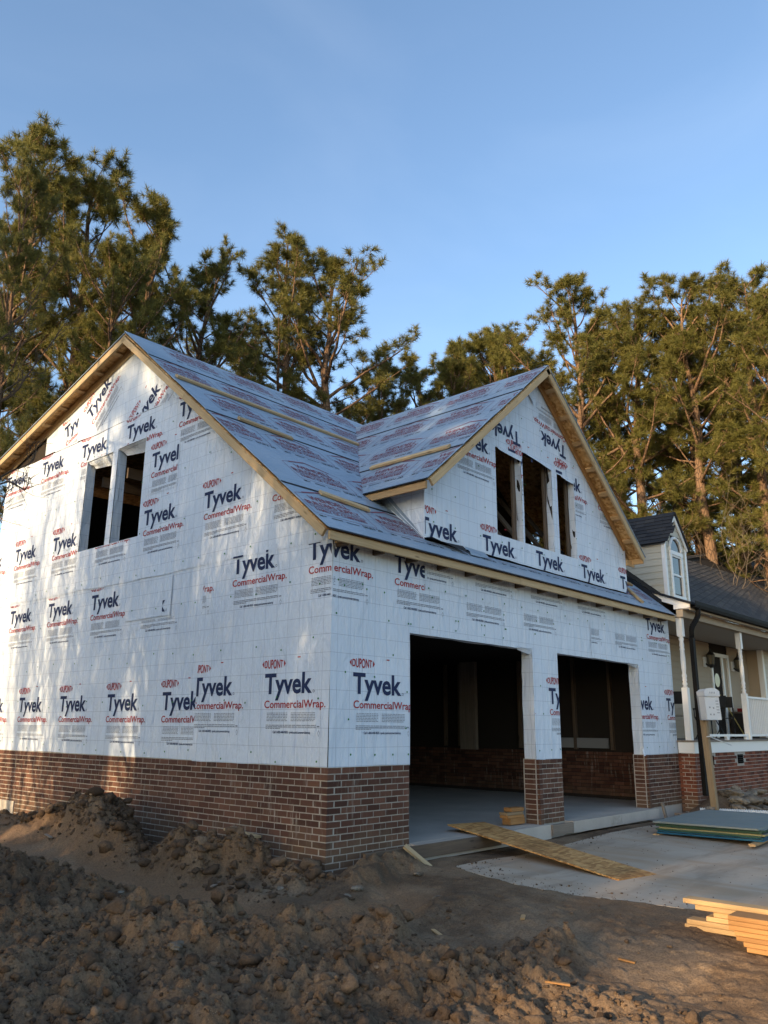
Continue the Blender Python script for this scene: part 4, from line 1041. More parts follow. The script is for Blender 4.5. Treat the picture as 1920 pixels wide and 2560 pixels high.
# ------------------------------------------------------------------ the older house with its porch
old = thing('porch_house', 'older house with beige siding, dark shingle roof, small dormer and a brick based porch', 'house', (13.0, 1.0, 0))
def obox(name, a, b, m, parent=old): return MB().span(a, b).build(name, m, parent)
XE = 18.6; YP = -.31
ob = []
for k in range(18):
    z = .872 - BR * (k + .5); p = 9.05 + (.1 if k % 2 else 0)
    while p < XE - .1:
        vent = False
        for (va, vb) in ((9.80, 9.98), (11.22, 11.56)):
            if va - .05 < p + .1 < vb + .05 and .63 < z < .84: vent = True
        if not vent: ob.append(((p + LEN / 2, YP + DP / 2, z), 'x', LEN - .0125))
        p += LEN
    p = YP + .02
    ob.append(((9.05 + DP / 2 - .012, YP + (.0965 if k % 2 else .046), z), 'y', .193 if k % 2 else .092)); ob.append(((9.05 + DP / 2 - .012, YP + (.255 if k % 2 else .204), z), 'y', .10 if k % 2 else .193))
ob.sort(key=lambda b: np.linalg.norm(np.array(b[0]) - camv) + (9 if b[0][2] < 0 else 0))
for c, ax, l in ob[:290]: brick_obj(old, c, ax, l, 'old_brick')
mb = MB()
for c, ax, l in ob[290:]: mb.box(c, (l, DP, HT) if ax == 'x' else (DP, l, HT), None, .002, rnd.random())
tag(mb.build('brickwork', 'old_brick_many', old, tone=True), kind='stuff')
mb = MB(); mb.span((9.0435, YP + .005, -.4), (XE, YP + .25, .872)); mb.build('mortar', 'mortar', old)
obox('crawl_vent', (11.24, YP - .004, .645), (11.54, YP + .02, .82), 'dark_void'); obox('crawl_vent', (9.82, YP - .004, .645), (9.96, YP + .02, .82), 'dark_void')
for k in range(4): obox('vent_bar', (11.24, YP - .012, .67 + .04 * k), (11.54, YP - .005, .682 + .04 * k), 'black_metal')
obox('band_board', (9.052, YP - .014, .874), (XE, YP + .03, 1.072), 'white_paint'); obox('band_board', (9.036, YP - .016, .878), (9.054, -.02, 1.07), 'white_paint')
obox('porch_floor', (9.02, YP - .04, 1.075), (XE, 1.19, 1.105), 'grey_wood')
obox('porch_ceiling', (9.05, YP + .08, 3.40), (XE, 1.19, 3.43), 'ceiling_paint'); obox('porch_beam', (9.0, YP - .03, 3.375), (XE, YP + .10, 3.52), 'siding_porch'); obox('soffit', (9.0, -.47, 3.522), (XE, YP - .03, 3.535), 'ceiling_paint'); obox('fascia', (9.0, -.49, 3.50), (XE, -.472, 3.66), 'siding_porch')
# wall behind the porch, board by board
def siding_rows(x0, x1, y, z0, z1, e, m, parent, axis='x', face=-1, name='siding_board', top=None):
    k = 0; z = z0
    while z < z1 - .01:
        h = min(e, z1 - z); xa, xb = x0, x1
        if top: xa, xb = top(z + h * .5)
        if xb - xa > .03:
            mb = MB(); t0, t1 = .018, .006
            if axis == 'x':
                P = [(xa, y + face * t0, z), (xa, y + face * t1, z + h), (xa, y - face * .01, z + h), (xa, y - face * .01, z)]; mb.prism(P, (xb - xa, 0, 0))
            else:
                P = [(y + face * t0, xa, z), (y + face * t1, xa, z + h), (y - face * .01, xa, z + h), (y - face * .01, xa, z)]; mb.prism(P, (0, xb - xa, 0))
            mb.build(name, m, parent)
        z += e; k += 1
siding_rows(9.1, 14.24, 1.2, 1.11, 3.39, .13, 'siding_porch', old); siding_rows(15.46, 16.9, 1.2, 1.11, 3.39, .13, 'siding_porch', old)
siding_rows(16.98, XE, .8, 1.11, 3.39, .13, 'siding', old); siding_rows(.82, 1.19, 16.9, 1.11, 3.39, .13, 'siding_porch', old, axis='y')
obox('corner_trim', (16.86, .77, 1.108), (17.0, .90, 3.395), 'white_paint')
obox('door_trim', (14.24, 1.16, 1.108), (14.34, 1.21, 3.17), 'white_paint'); obox('door_trim', (15.36, 1.16, 1.108), (15.46, 1.21, 3.17), 'white_paint'); obox('door_trim', (14.342, 1.162, 3.08), (15.358, 1.208, 3.168), 'white_paint'); obox('door_trim', (14.95, 1.165, 1.108), (15.06, 1.212, 3.078), 'white_paint')
obox('door', (14.342, 1.20, 1.108), (14.948, 1.23, 3.078), 'inner_dark'); obox('side_light', (15.062, 1.20, 1.108), (15.358, 1.22, 3.078), 'siding_porch')
MB().lathe([(.0, 0), (.2, .004)], (0, 0, 0), 16)
mb = MB(); mb.tube([(14.62, 1.198, 2.50), (14.62, 1.192, 2.50)], [.17, .17], 16); mb.build('door_window', 'lamp_glass', old)
obox('wall_core', (9.1, 1.235, .9), (XE, 1.5, 3.45), 'inner_dark')
# posts
def porch_post(x, y):
    mb = MB(); mb.span((x - .055, y - .055, 1.106), (x + .055, y + .055, 2.06)); p = mb.build('porch_post', 'white_paint', old)
    mb = MB(); mb.span((x - .055, y - .055, 3.02), (x + .055, y + .055, 3.374)); mb.build('post_top', 'white_paint', p)
    prof = [(.05, 2.06), (.035, 2.10), (.05, 2.13), (.03, 2.17), (.045, 2.2), (.038, 2.24), (.05, 2.28), (.034, 2.33), (.044, 2.42), (.046, 2.6), (.04, 2.75), (.048, 2.78), (.036, 2.81), (.046, 2.85), (.036, 2.93), (.05, 2.97), (.038, 3.0), (.05, 3.02)]
    MB().lathe(prof, (x, y, 0), 14).build('turned_shaft', 'white_paint', p, smooth=True)
porch_post(9.11, -.22); porch_post(12.26, -.22)
obox('bottom_rail', (9.7, -.245, 1.17), (12.2, -.195, 1.215), 'white_paint'); obox('bottom_rail', (12.32, -.245, 1.17), (XE, -.195, 1.215), 'white_paint'); obox('top_rail', (12.32, -.25, 1.965), (XE, -.19, 2.01), 'white_paint')
for x in (9.95, 11.0, 12.1): obox('rail_block', (x - .06, -.25, 1.106), (x + .06, -.19, 1.168), 'white_paint')
me_b = None
for k in range(60):
    x = 12.42 + .115 * k
    if x > 18: break
    o = obox('baluster', (x - .016, -.236, 1.216), (x + .016, -.204, 1.964), 'white_paint')
    if me_b is None: me_b = o.data
    else: o.data = me_b
# gutter and downspout
mb = MB(); L_ = XE; prof = [(-.50, 3.535), (-.585, 3.545), (-.60, 3.60), (-.60, 3.665), (-.592, 3.668), (-.592, 3.60), (-.58, 3.555), (-.50, 3.546), (-.492, 3.66), (-.50, 3.66)]
mb.prism([(9.0, y, z) for y, z in prof], (L_ - 9.0, 0, 0)); mb.build('gutter', 'black_metal', old)
dpts = [(9.22, -.55, 3.56), (9.21, -.55, 3.44), (9.16, -.545, 3.36), (9.05, -.53, 3.26), (8.95, -.52, 3.18), (8.905, -.515, 3.10), (8.895, -.51, 2.95)]
mb = MB(); mb.tube(dpts, .045, 12); ds = mb.build('downspout', 'black_metal', old, smooth=True)
for k in range(14):
    t = k / 13 * (len(dpts) - 2); i = int(t); p = Vector(dpts[i]).lerp(Vector(dpts[i + 1]), t - i); q_ = Vector(dpts[i + 1]) - Vector(dpts[i])
    MB().tube([p - q_.normalized() * .006, p + q_.normalized() * .006], .051, 12).build('elbow_rib', 'black_metal', ds)
mb = MB(); mb.span((8.845, -.55, .16), (8.945, -.475, 2.96)); mb.build('downspout_pipe', 'black_metal', old)
for z in (2.9, 1.5, .5): obox('pipe_strap', (8.84, -.556, z), (8.95, -.47, z + .03), 'black_metal')
# boxed rake end of the porch roof
def zporch(y): return 3.66 + .39 * (y + .49)
MB().prism([(8.985, -.485, 3.545), (8.985, -.172, 3.53), (8.985, -.172, zporch(-.172) - .05), (8.985, -.485, zporch(-.485) - .05)], (.16, 0, 0)).build('rake_box', 'white_paint', old)
MB().prism([(8.985, -.170, zporch(-.17) - .165), (8.985, .26, zporch(.26) - .165), (8.985, .26, zporch(.26) - .05), (8.985, -.170, zporch(-.17) - .05)], (.03, 0, 0)).build('rake_board', 'white_paint', old)
MB().prism([(8.94, -.53, zporch(-.53) - .045), (8.94, .52, zporch(.52) - .045), (8.94, .52, zporch(.52)), (8.94, -.53, zporch(-.53))], (XE - 8.94, 0, 0)).build('porch_roof_deck', 'felt_edge', old)
# roofs: shingles laid tab by tab
def shingles(name, origin, u, v, nu, nv, tabw, exp, parent, keep=None, seed=0, tone=(.2, .8)):
    o = Vector(origin); u = Vector(u).normalized(); v = Vector(v).normalized(); n = u.cross(v).normalized(); mb = MB(); r_ = random.Random(seed)
    Rm = Matrix((u, v, n)).transposed()
    for j in range(nv):
        off = r_.choice([0, .33, .66]) * tabw
        for i in range(nu):
            w_ = tabw * r_.choice([.7, 1, 1]) ; a = i * tabw + off; c = o + u * (a + tabw / 2) + v * (j * exp + exp * .5)
            if keep and not keep(c): continue
            p = [o + u * a + v * (j * exp - .01) + n * .016, o + u * (a + tabw - .006) + v * (j * exp - .01) + n * .016, o + u * (a + tabw - .006) + v * (j * exp + exp) + n * .004, o + u * a + v * (j * exp + exp) + n * .004]
            p2 = [q_ - n * .012 for q_ in p]
            mb.add(p + p2, [(0, 1, 2, 3), (0, 4, 5, 1), (0, 3, 7, 4), (1, 5, 6, 2)], min(1, max(0, r_.uniform(*tone) + (.25 if r_.random() < .12 else 0))))
    ob_ = mesh_obj(name, mb.v, mb.f, 'shingle', None, attrs={'tone': mb.a}); ob_.parent = parent; ob_.location = parent_inv(parent) @ Vector((0, 0, 0)); tag(ob_, kind='stuff'); return ob_
SM = .81
def zmain(y): return 3.95 + SM * (y - .234)
def plane_hit(px, py):
    d = (rr * (px - 960) / FPX - uu * (py - 1280) / FPX + fwd); t = (zmain(0) - CAM.z + SM * CAM.y) / (d.z - SM * d.y); return CAM + d * t
RA, RB = plane_hit(1700, 1394.5), plane_hit(1975, 1356)
ru = (RB - RA).normalized(); rn = Vector((0, -SM, 1)).normalized(); rv = rn.cross(ru).normalized()
B0 = Vector((9.0, .20, zmain(.20))); B1 = Vector((19.5, .20, zmain(.20)))
A0 = RA + ru * ((8.6 - RA.x) / ru.x) if ru.x > .2 else RA - ru * 6
RAx = RA - ru * 1.0
poly = [B0, B1, RB, RA, Vector((9.0, 2.6, zmain(2.6)))]
MB().prism([p - rn * .02 for p in poly], -rn * .05).build('roof_deck', 'inner_dark', old)
nn = [(p, (q_ - p)) for p, q_ in zip(poly, poly[1:] + poly[:1])]
def in_roof(c): return all((d.cross(c - p)).dot(rn) > -.02 for p, d in nn)
LU = (RB - RA).length
shingles('shingles', RA - rv * 0 - ru * 9.0, ru, -rv if rv.z > 0 else rv, 70, 60, .30, .14, old, in_roof, 3) if False else None
up_v = rv if rv.z > 0 else -rv
nrow = 60; orig = RA - ru * 9 - up_v * (nrow * .14)
def shin2():
    return shingles('shingles', orig, ru, up_v, 110, nrow, .30, .14, old, in_roof, 3, (.05, .95))
shin2()
MB().prism([RA + rn * .02 - ru * 1.2, RB + rn * .02, RB + rn * .02 - up_v * .14, RA + rn * .02 - up_v * .14 - ru * 1.2], rn * .02).build('ridge_cap', 'shingle', old)
# black step shingles along the dormer, next to the new roof
shingles('shingles', (8.93, .30, zmain(.30) - .05), (1, 0, 0), (0, 1, SM), 3, 12, .20, .13, old, None, 5, (.0, .4))
MB().prism([(8.93, .05, zmain(.05) - .30), (8.93, 2.6, zmain(2.6) - .30), (8.93, 2.6, zmain(2.6) - .06), (8.93, .05, zmain(.05) - .06)], (.6, 0, 0)).build('roof_edge', 'felt_edge', old)
# dormer
dx0, dx1, dy0, dzb = 9.53, 10.60, .15, 3.86
dze = 5.02; dxc = (dx0 + dx1) / 2; dzp = 5.66
siding_rows(dy0 + .02, 2.9, dx0, dzb, dze, .135, 'siding', old, axis='y', top=lambda z: (max(dy0 + .02, .02), (z - 3.95) / SM + .234 + .1 if z > 3.9 else dy0 + .03))
def dtop(z): 
    hw = (dx1 - dx0) / 2 if z < dze else max(0, (dx1 - dx0) / 2 * (1 - (z - dze) / (dzp - dze)))
    return dxc - hw, dxc + hw
wx0, wx1 = dxc - .30, dxc + .30; wz1 = 4.88
siding_rows(0, 0, dy0, dzb, dzp, .135, 'siding', old, top=lambda z: (dtop(z)[0], wx0 - .0) if z < wz1 else ((dtop(z)[0], dtop(z)[0]) if z < 5.22 else dtop(z)))
siding_rows(0, 0, dy0, dzb, dzp, .135, 'siding', old, top=lambda z: (wx1, dtop(z)[1]) if z < wz1 else (dtop(z)[0], dtop(z)[0]))
siding_rows(0, 0, dy0, dzb, dzp, .135, 'siding', old, top=lambda z: (dtop(z)[0], dxc - math.sqrt(max(.0, .34 ** 2 - (z - wz1) ** 2))) if wz1 < z < 5.22 else (0, 0))
siding_rows(0, 0, dy0, dzb, dzp, .135, 'siding', old, top=lambda z: (dxc + math.sqrt(max(.0, .34 ** 2 - (z - wz1) ** 2)), dtop(z)[1]) if wz1 < z < 5.22 else (0, 0))
MB().prism([(dx0 + .02, dy0 + .01, dzb - .2), (dx1 - .02, dy0 + .01, dzb - .2), (dx1 - .02, dy0 + .01, dze), (dxc, dy0 + .01, dzp - .03), (dx0 + .02, dy0 + .01, dze)], (0, 2.2, 0)).build('dormer_core', 'inner_dark', old)
obox('corner_board', (dx0 - .022, dy0 - .024, dzb), (dx0 + .06, dy0 + .05, dze - .01), 'white_paint'); obox('corner_board', (dx1 - .06, dy0 - .024, dzb), (dx1 + .02, dy0 + .05, dze - .01), 'white_paint')
board('gable_trim', (dx0 - .05, dy0 - .035, dze - .03), (dxc, dy0 - .035, dzp - .03), .03, .08, 'white_paint', old, up=(-.77, 0, .64)); board('gable_trim', (dx1 + .05, dy0 - .035, dze - .03), (dxc, dy0 - .035, dzp - .03), .03, .08, 'white_paint', old, up=(.77, 0, .64))
dl = Vector((dxc - dx0 + .09, 0, dzp - dze + .107)); dsl = dl.length; dl.normalize()
for sgn in (-1, 1):
    e = Vector((dxc + sgn * (dxc - dx0 + .09), dy0 - .08, dze - .05)); d = Vector((-sgn * dl.x, 0, dl.z))
    pk = e + d * dsl; back = Vector((0, 2.6, 0)); nrm_ = Vector((sgn * dl.z, 0, dl.x))
    MB().prism([e, pk, pk + back, e + back], nrm_ * .03).build('dormer_roof', 'felt_edge', old)
    if sgn < 0: shingles('shingles', e + nrm_ * .03 + back, (0, -1, 0), d, 13, 8, .2, .12, old, None, 9, (.0, .5))
    else: shingles('shingles', e + nrm_ * .03, (0, 1, 0), d, 13, 8, .2, .12, old, None, 10, (.0, .5))
# dormer window: arch over a double sash
win = obox('window', (wx0 + .02, dy0 + .0, 3.99), (wx1 - .02, dy0 + .012, 4.80), 'window_glass')
def wp(name, a, b, m='white_paint'):
    o = MB().span(a, b).build(name, m, win); return o
wp('frame', (wx0 - .01, dy0 - .035, 3.93), (wx0 + .07, dy0 + .02, 4.84)); wp('frame', (wx1 - .07, dy0 - .035, 3.93), (wx1 + .01, dy0 + .02, 4.84)); wp('sill', (wx0 - .02, dy0 - .045, 3.89), (wx1 + .02, dy0 + .02, 3.95)); wp('head', (wx0 - .012, dy0 - .04, 4.80), (wx1 + .012, dy0 + .02, 4.88)); wp('sash_rail', (wx0 + .071, dy0 - .022, 4.36), (wx1 - .071, dy0 + .01, 4.40)); wp('sash_rail', (wx0 + .071, dy0 - .022, 4.76), (wx1 - .071, dy0 + .01, 4.799)); wp('curtain', (wx0 + .09, dy0 + .0125, 4.42), (wx0 + .2, dy0 + .02, 4.75), 'brown_wood')
arc = [(dxc + .29 * math.cos(a), dy0 - .012, 4.88 + .29 * math.sin(a)) for a in np.linspace(0, math.pi, 17)]
MB().tube(arc, .035, 8).build('arch_frame', 'white_paint', win, smooth=True)
MB().prism([(dxc + .27 * math.cos(a), dy0 - .002, 4.885 + .27 * math.sin(a)) for a in np.linspace(0, math.pi, 17)], (0, .012, 0)).build('arch_pane', 'window_glass', win)
# ------------------------------------------------------------------ loose things on the site
def tboard(name, label, cat, p0, p1, wd, hg, m, group=None, up=(0, 0, 1)): return tag(board(name, p0, p1, wd, hg, m, None, up), label, cat, group)
# 2x4s nailed on the roof
def rp(y, lift=.03): return zfront(y) + lift * 1.3
G = 'two by fours nailed flat on the roof paper'
for lab, a, b in (('longest timber batten running along the upper main roof to the valley', (-.23, 3.14), (3.52, 3.06)), ('short timber batten on the main roof halfway between ridge and eave', (.25, 2.23), (1.18, 2.15)),
                  ('short timber batten low on the main roof beside the dormer cheek', (.26, .52), (1.02, .42))):
    tboard('roof_batten', lab, 'batten', (a[0], a[1], rp(a[1])), (b[0], b[1], rp(b[1])), .089, .038, 'pine_wood', G, nF)
tboard('roof_batten', 'timber batten on the left slope of the front gable roof', 'batten', Vector((2.231, 1.50, GZ - GS * (GXC - 2.231))) + nG * .035, Vector((2.24, .02, GZ - GS * (GXC - 2.24))) + nG * .035, .089, .038, 'pine_wood', G, nG)
tboard('roof_batten', 'loose timber batten sloping downhill on the roof right of the gable', 'batten', (7.98, .27, rp(.27)), (7.70, -.13, rp(-.13)), .089, .038, 'pine_wood', G, nF)
tboard('roof_batten', 'stubby batten end sticking out behind the right corner of the gable', 'batten', (8.2, .56, rp(.56)), (8.62, .48, rp(.48)), .089, .038, 'fresh_pine', G, nF)
# ramp
rA, rB = Vector((2.91, .355, .060)), Vector((2.52, -2.207, -.252)); rdir = (rB - rA).normalized(); side = Vector((1, 0, 0)) - rdir * rdir.x; side = (side).normalized(); rn_ = side.cross(rdir).normalized()
rampt = thing('sheathing_ramp', 'long weathered strand board leaning from the garage slab down to the driveway', 'ramp', tuple(rB))
def slab4(name, p, a, b, n_, th, m, parent):
    return MB().prism([p, p + a, p + a + b, p + b], n_ * th).build(name, m, parent)
if rn_.z < 0: rn_ = -rn_
L1 = (rB - rA).length
slab4('board', rA - side * .34, rdir * (L1 * .70 - .003), side * .68, rn_, .016, 'osb_ramp', rampt); slab4('board', rA - side * .34 + rdir * L1 * .70, rdir * (L1 * .30), side * .69, rn_, .016, 'osb_ramp', rampt)
# form board and stakes
tboard('form_board', 'dirty wooden form board along the slab edge under the left garage opening', 'board', (.42, -.155, -.075), (2.95, -.155, -.080), .038, .14, 'dark_wood')
tboard('stake', 'short pine stake leaning against the form board by the brick corner', 'stake', (1.02, -.20, .02), (1.20, -.50, -.24), .085, .03, 'pine_wood', up=(.2, -1, .8))
tboard('stake', 'upright grey stake at the end of the right slab edge', 'stake', (7.78, -.19, .09), (7.80, -.24, -.20), .07, .035, 'grey_wood', up=(0, 1, 0))
tboard('plank', 'flat weathered plank lying in the dirt behind the green sheets', 'plank', (8.2, .02 - .28, -.125), (9.0, -.62, -.13), .14, .035, 'grey_wood')
tboard('plank', 'thin pale plank lying on the dirt against the left brick wall', 'plank', (-.07, 1.0, -.02 + .12), (-.10, 1.55, .02 + .12), .08, .025, 'pine_wood')
# lumber blocks by the middle pier
for i, (z, h, x0, x1, lab) in enumerate(((.05, .085, 3.66, 3.985, 'thick bottom block of the offcut pile beside the middle brick pier'), (.112, .035, 3.60, 3.97, 'second block from the floor in the offcut pile by the middle pier'), (.152, .038, 3.585, 3.95, 'dark ended third block in the offcut pile by the middle pier'), (.200, .05, 3.70, 3.97, 'topmost block of the offcut pile by the middle pier'))):
    tboard('offcut', lab, 'offcut', (x0, .22, z), (x1, .20, z), .14, h, 'brown_wood' if i != 2 else 'post_wood', 'offcuts piled by the middle pier')
# pine lumber on the right
zg = HZ(1.0, -3.7); G = 'new pine boards stacked at the driveway edge'
labs = ['bottom pine board of the pale lumber stack beside the driveway', 'second pine board from the ground in the pale lumber stack', 'third pine board of the pale lumber stack, set back behind the ones below', 'fourth pine board of the pale lumber stack, with its end tucked in', 'fifth pine board, just under the top of the pale lumber stack', 'top pine board of the pale lumber stack, its upper face greyish']
for i, (dx, dy) in enumerate(((.0, .02), (0, 0), (.015, -.16), (.02, -.22), (.0, -.08), (-.0, .02))):
    tboard('lumber_board', labs[i], 'lumber', (.93 + dx, -3.42 + dy, -.282 + .039 * i), (.96 + dx, -6.9, -.282 + .039 * i), .14, .0375, 'fresh_pine', G)
G = 'brown boards stacked in front of the pale lumber'
bl = ['bottom brown board of the short darker stack in front of the pale lumber', 'second brown board from the ground in the darker stack', 'third brown board from the ground in the darker stack', 'fourth brown board in the middle of the darker stack', 'fifth brown board, below the two top ones of the darker stack', 'sixth brown board, right under the topmost of the darker stack', 'topmost brown board of the darker stack, bluish sheen on its upper face']
for i in range(7):
    dy = [-.12, -.10, -.05, -.04, .0, .0, .0][i]
    tboard('brown_board', bl[i], 'lumber', (.60, -3.90 + dy, -.295 + .034 * i), (.66, -7.0, -.295 + .034 * i), .22, .0325, 'brown_wood', G)
# sheet stack
G = 'green painted sheathing sheets in the stack on the driveway'
zb = float(zdrive(6.0, -1.5)); sp = [(5.86, -.97), (5.74, -2.42)]
mats_ = ['sheet_blue_edge', 'sheet_blue_edge', 'sheet_green_edge', 'sheet_pale_edge', 'sheet_green_edge', 'sheet_green_edge', 'sheet_green']
sl_ = ['bottom blue edged sheet of the stack on the driveway', 'second blue edged sheet from the bottom of the driveway stack', 'third sheet of the driveway stack, dark green edge', 'fourth sheet of the driveway stack, pale straw coloured edge', 'fifth sheet of the driveway stack, dark green edge over the pale one', 'sixth sheet, just below the top of the driveway stack', 'topmost blue green sheet of the driveway stack, overhanging a little']
for i in range(7):
    z = zb + .052 + .0245 * i; j = [(0, 0), (.02, .01), (-.01, .0), (.02, -.02), (.0, .01), (.03, .0), (-.05, .02)][i]
    c = Vector((7.08 + j[0], -1.58 + j[1], z)); a = math.radians(4.5 + [0, .6, -.5, .4, 0, .8, -.4][i])
    R_ = Matrix.Rotation(a, 3, 'Z')
    mb = MB(); mb.box((0, 0, 0), (2.40, 1.46, .0230)); o = mesh_obj('sheathing_sheet', mb.v, mb.f, ['sheet_green', mats_[i]]); o.location = c; o.rotation_euler = (0, [0, .004, 0, -.004, .003, 0, .0][i], a)
    for p in o.data.polygons: p.material_index = 0 if abs(p.normal.z) > .5 else 1
    tag(o, sl_[i], 'sheet', G)
tboard('bearer', 'pale timber bearer poking out under the left front of the sheet stack', 'timber', (5.78, -.95, zb + .017), (8.2, -.72, zb + .017), .085, .034, 'fresh_pine')
tboard('bearer', 'pale timber bearer poking out under the near right corner of the sheet stack', 'timber', (5.68, -2.34, zb + .017), (8.2, -2.12, zb + .017), .085, .034, 'fresh_pine')
# corrugated drain pipe
pp = [Vector((8.62, -.50, -.085)).lerp(Vector((8.95, -1.55, -.08)), t) for t in np.linspace(0, 1, 60)]
mb = MB(); mb.tube(pp, [.058 + .007 * math.cos(k * math.pi) for k in range(60)], 14); tag(mb.build('drain_pipe', 'pipe_white', None, smooth=False), 'white corrugated drain pipe lying behind the green sheet stack', 'pipe')
# rocks at the porch foot
G = 'rocks heaped at the foot of the porch'
RK = [(9.62, -.72, .20, .34, .25, .13, 'largest rough boulder at the back of the rock heap by the porch'), (10.15, -.62, .26, .13, .12, .10, 'small pale round rock on the heap right of the large boulder'), (9.25, -.95, .10, .20, .15, .10, 'grey brown rock low on the left of the heap below the boulder'), (9.75, -1.0, .08, .30, .17, .11, 'long ridged rock in the middle of the porch heap'), (10.3, -.8, .14, .27, .18, .12, 'broad grey rock behind the ridged one'), (11.0, -.7, .16, .18, .15, .11, 'sunlit tan rock at the right rear of the heap'), (9.55, -1.12, -.04, .15, .12, .08, 'smooth grey rock at the front of the heap'), (8.95, -1.05, .0, .19, .13, .09, 'flat brown rock beside the leaning post foot'), (9.2, -1.15, -.04, .08, .08, .06, 'small cream stone at the front of the heap'), (9.05, -1.28, -.08, .2, .13, .07, 'low flat rock nearest the white pipe'), (10.2, -1.2, -.10, .24, .14, .08, 'pale rock at the right edge beside the sheet stack'), (10.1, -1.0, .03, .16, .12, .09, 'rusty brown rock in the dark gap of the heap'), (8.55, -.72, .0, .16, .14, .11, 'dark rock tucked behind the leaning post'), (10.6, -1.0, .02, .2, .15, .1, 'dark slab like rock at the right of the heap')]
for i, (x, y, z, a, b, c, lab) in enumerate(RK): stone('rock', lab, 'rock', x, y, (a, b, c), 100 + i, z=z - c * .7, group=G)
# earth under the rock heap
mb = []
xs_ = np.linspace(8.3, 12.6, 40); ys_ = np.linspace(-1.7, -.32, 22); X, Y = np.meshgrid(xs_, ys_)
Zh = -.16 + .36 * np.exp(-((X - 10.1) / 1.3) ** 2 - ((Y + .5) / .42) ** 2) + .03 * fbm(X * 4, Y * 4, 3, 5) - .08 * sstep(-1.3, -1.7, Y) - .06 * sstep(8.7, 8.3, X)
me = fast_mesh('soil_bank', np.stack([X.ravel(), Y.ravel(), Zh.ravel()], 1), np.array([(j * 40 + i, j * 40 + i + 1, (j + 1) * 40 + i + 1, (j + 1) * 40 + i) for j in range(21) for i in range(39)])); fin(me, 'dirt', True, {'track': np.zeros(X.size), 'pale': np.zeros(X.size)}); tag(link(bpy.data.objects.new('soil_bank', me)), kind='structure')
# utility box on a post
ub = thing('utility_box', 'white plastic box with hooded lid on a wooden post before the porch', 'utility box', (8.50, -.78, -.12))
post = board('post', (8.53, -.80, -.16), (8.47, -.76, 1.56), .105, .105, 'post_wood', ub, up=(1, 0, 0))
Rb = Matrix.Rotation(math.radians(-28), 3, 'Z') @ Matrix.Rotation(math.radians(-4), 3, 'X')
def ubox(name, c, d, m, par=ub, poly=None):
    mb = MB(); mb.box((0, 0, 0), d); cc = Vector((8.44, -.90, 1.73)) + Rb @ Vector(c); vs = [Rb @ Vector(v) + cc for v in mb.v]; mb.v = [tuple(v) for v in vs]; return mb.build(name, m, par)
body = ubox('box_body', (0, 0, -.07), (.31, .15, .40), 'plastic_white'); ubox('back_plate', (0, .09, -.05), (.33, .03, .42), 'plastic_grey')
mb = MB(); prof = [(-.165, .13), (-.165, .22), (-.10, .262), (.0, .275), (.10, .262), (.165, .22), (.165, .13)]
mb.prism([Vector((8.44, -.90, 1.73)) + Rb @ Vector((a, -.10, b)) for a, b in prof], Rb @ Vector((0, .2, 0))); lid = mb.build('lid', 'plastic_white', ub)
ubox('name_plate', (0, -.102, .19), (.16, .006, .06), 'pipe_white'); 
for k in range(4): ubox('plate_mark', (-.05 + .033 * k, -.1065, .19), (.014, .003, .035), 'plastic_grey')
for k in range(5): ubox('louvre', (.10, -.078, .05 - .05 * k), (.055, .006, .014), 'plastic_grey')
for a, b in ((-.07, -.06), (.01, -.07), (-.07, -.18), (.0, -.18)): ubox('knockout', (a, -.077, b), (.028, .005, .028), 'plastic_grey')
tag(MB().tube([(8.36, -.83, 1.18), (8.44, -.87, 1.185), (8.56, -.86, 1.185), (8.62, -.80, 1.17), (9.30, -.90, 1.03)], .009, 6).build('cable_tie', 'pipe_white', None), 'thin white strap knotted round the utility post, its end sticking out right', 'strap')
# porch furniture
def folding_chair(x, y, rot, lab):
    t = thing('folding_chair', lab, 'chair', (x, y, 1.106), rot, 'black folding chairs on the porch')
    Rz = Matrix.Rotation(rot, 3, 'Z'); o = Vector((x, y, 1.106)); W_ = lambda a, b, c: o + Rz @ Vector((a, b, c))
    def tb(name, pts, r=.012): MB().tube([W_(*p) for p in pts], r, 6).build(name, 'black_iron', t)
    for s in (-.24, .24):
        tb('leg', [(s, -.22, 0), (s, .20, .46)]); tb('leg', [(s, .22, 0), (s, -.20, .46)]); tb('back_post', [(s, .20, .44), (s, .30, .92)]); tb('arm_rest', [(s, -.22, .64), (s, .24, .66)], .02); tb('arm_post', [(s, -.2, .45), (s, -.2, .64)])
    MB().prism([W_(-.24, -.21, .45), W_(.24, -.21, .45), W_(.24, .2, .44), W_(-.24, .2, .44)], (0, 0, .015)).build('seat', 'black_iron', t)
    MB().prism([W_(-.24, .25, .68), W_(.24, .25, .68), W_(.24, .30, .92), W_(-.24, .30, .92)], Rz @ Vector((0, .012, 0))).build('backrest', 'black_iron', t)
folding_chair(13.15, .62, 1.9, 'black folding chair on the porch left of the front door'); folding_chair(12.2, .55, 2.5, 'black folding chair low behind the utility post'); folding_chair(10.0, .45, 2.0, 'black folding chair half hidden behind the left porch post')
tag(MB().tube([(14.05, .95, 2.12), (14.95, .75, 1.12)], .013, 6).build('broom_handle', 'broom_yellow', None), 'yellow wooden pole leaning diagonally beside the front door', 'pole')
cab = thing('storage_cabinet', 'dark cabinet against the porch wall right of the front door', 'cabinet', (15.5, .95, 1.106)); 
MB().span((15.05, .75, 1.106), (15.95, 1.12, 1.70)).build('cabinet_body', 'inner_dark', cab); MB().span((15.03, .73, 1.701), (15.97, 1.13, 1.74)).build('cabinet_top', 'dark_wood', cab); MB().span((15.4, .80, 1.742), (15.75, 1.05, 1.83)).build('folded_cloth', 'red_cloth', cab)
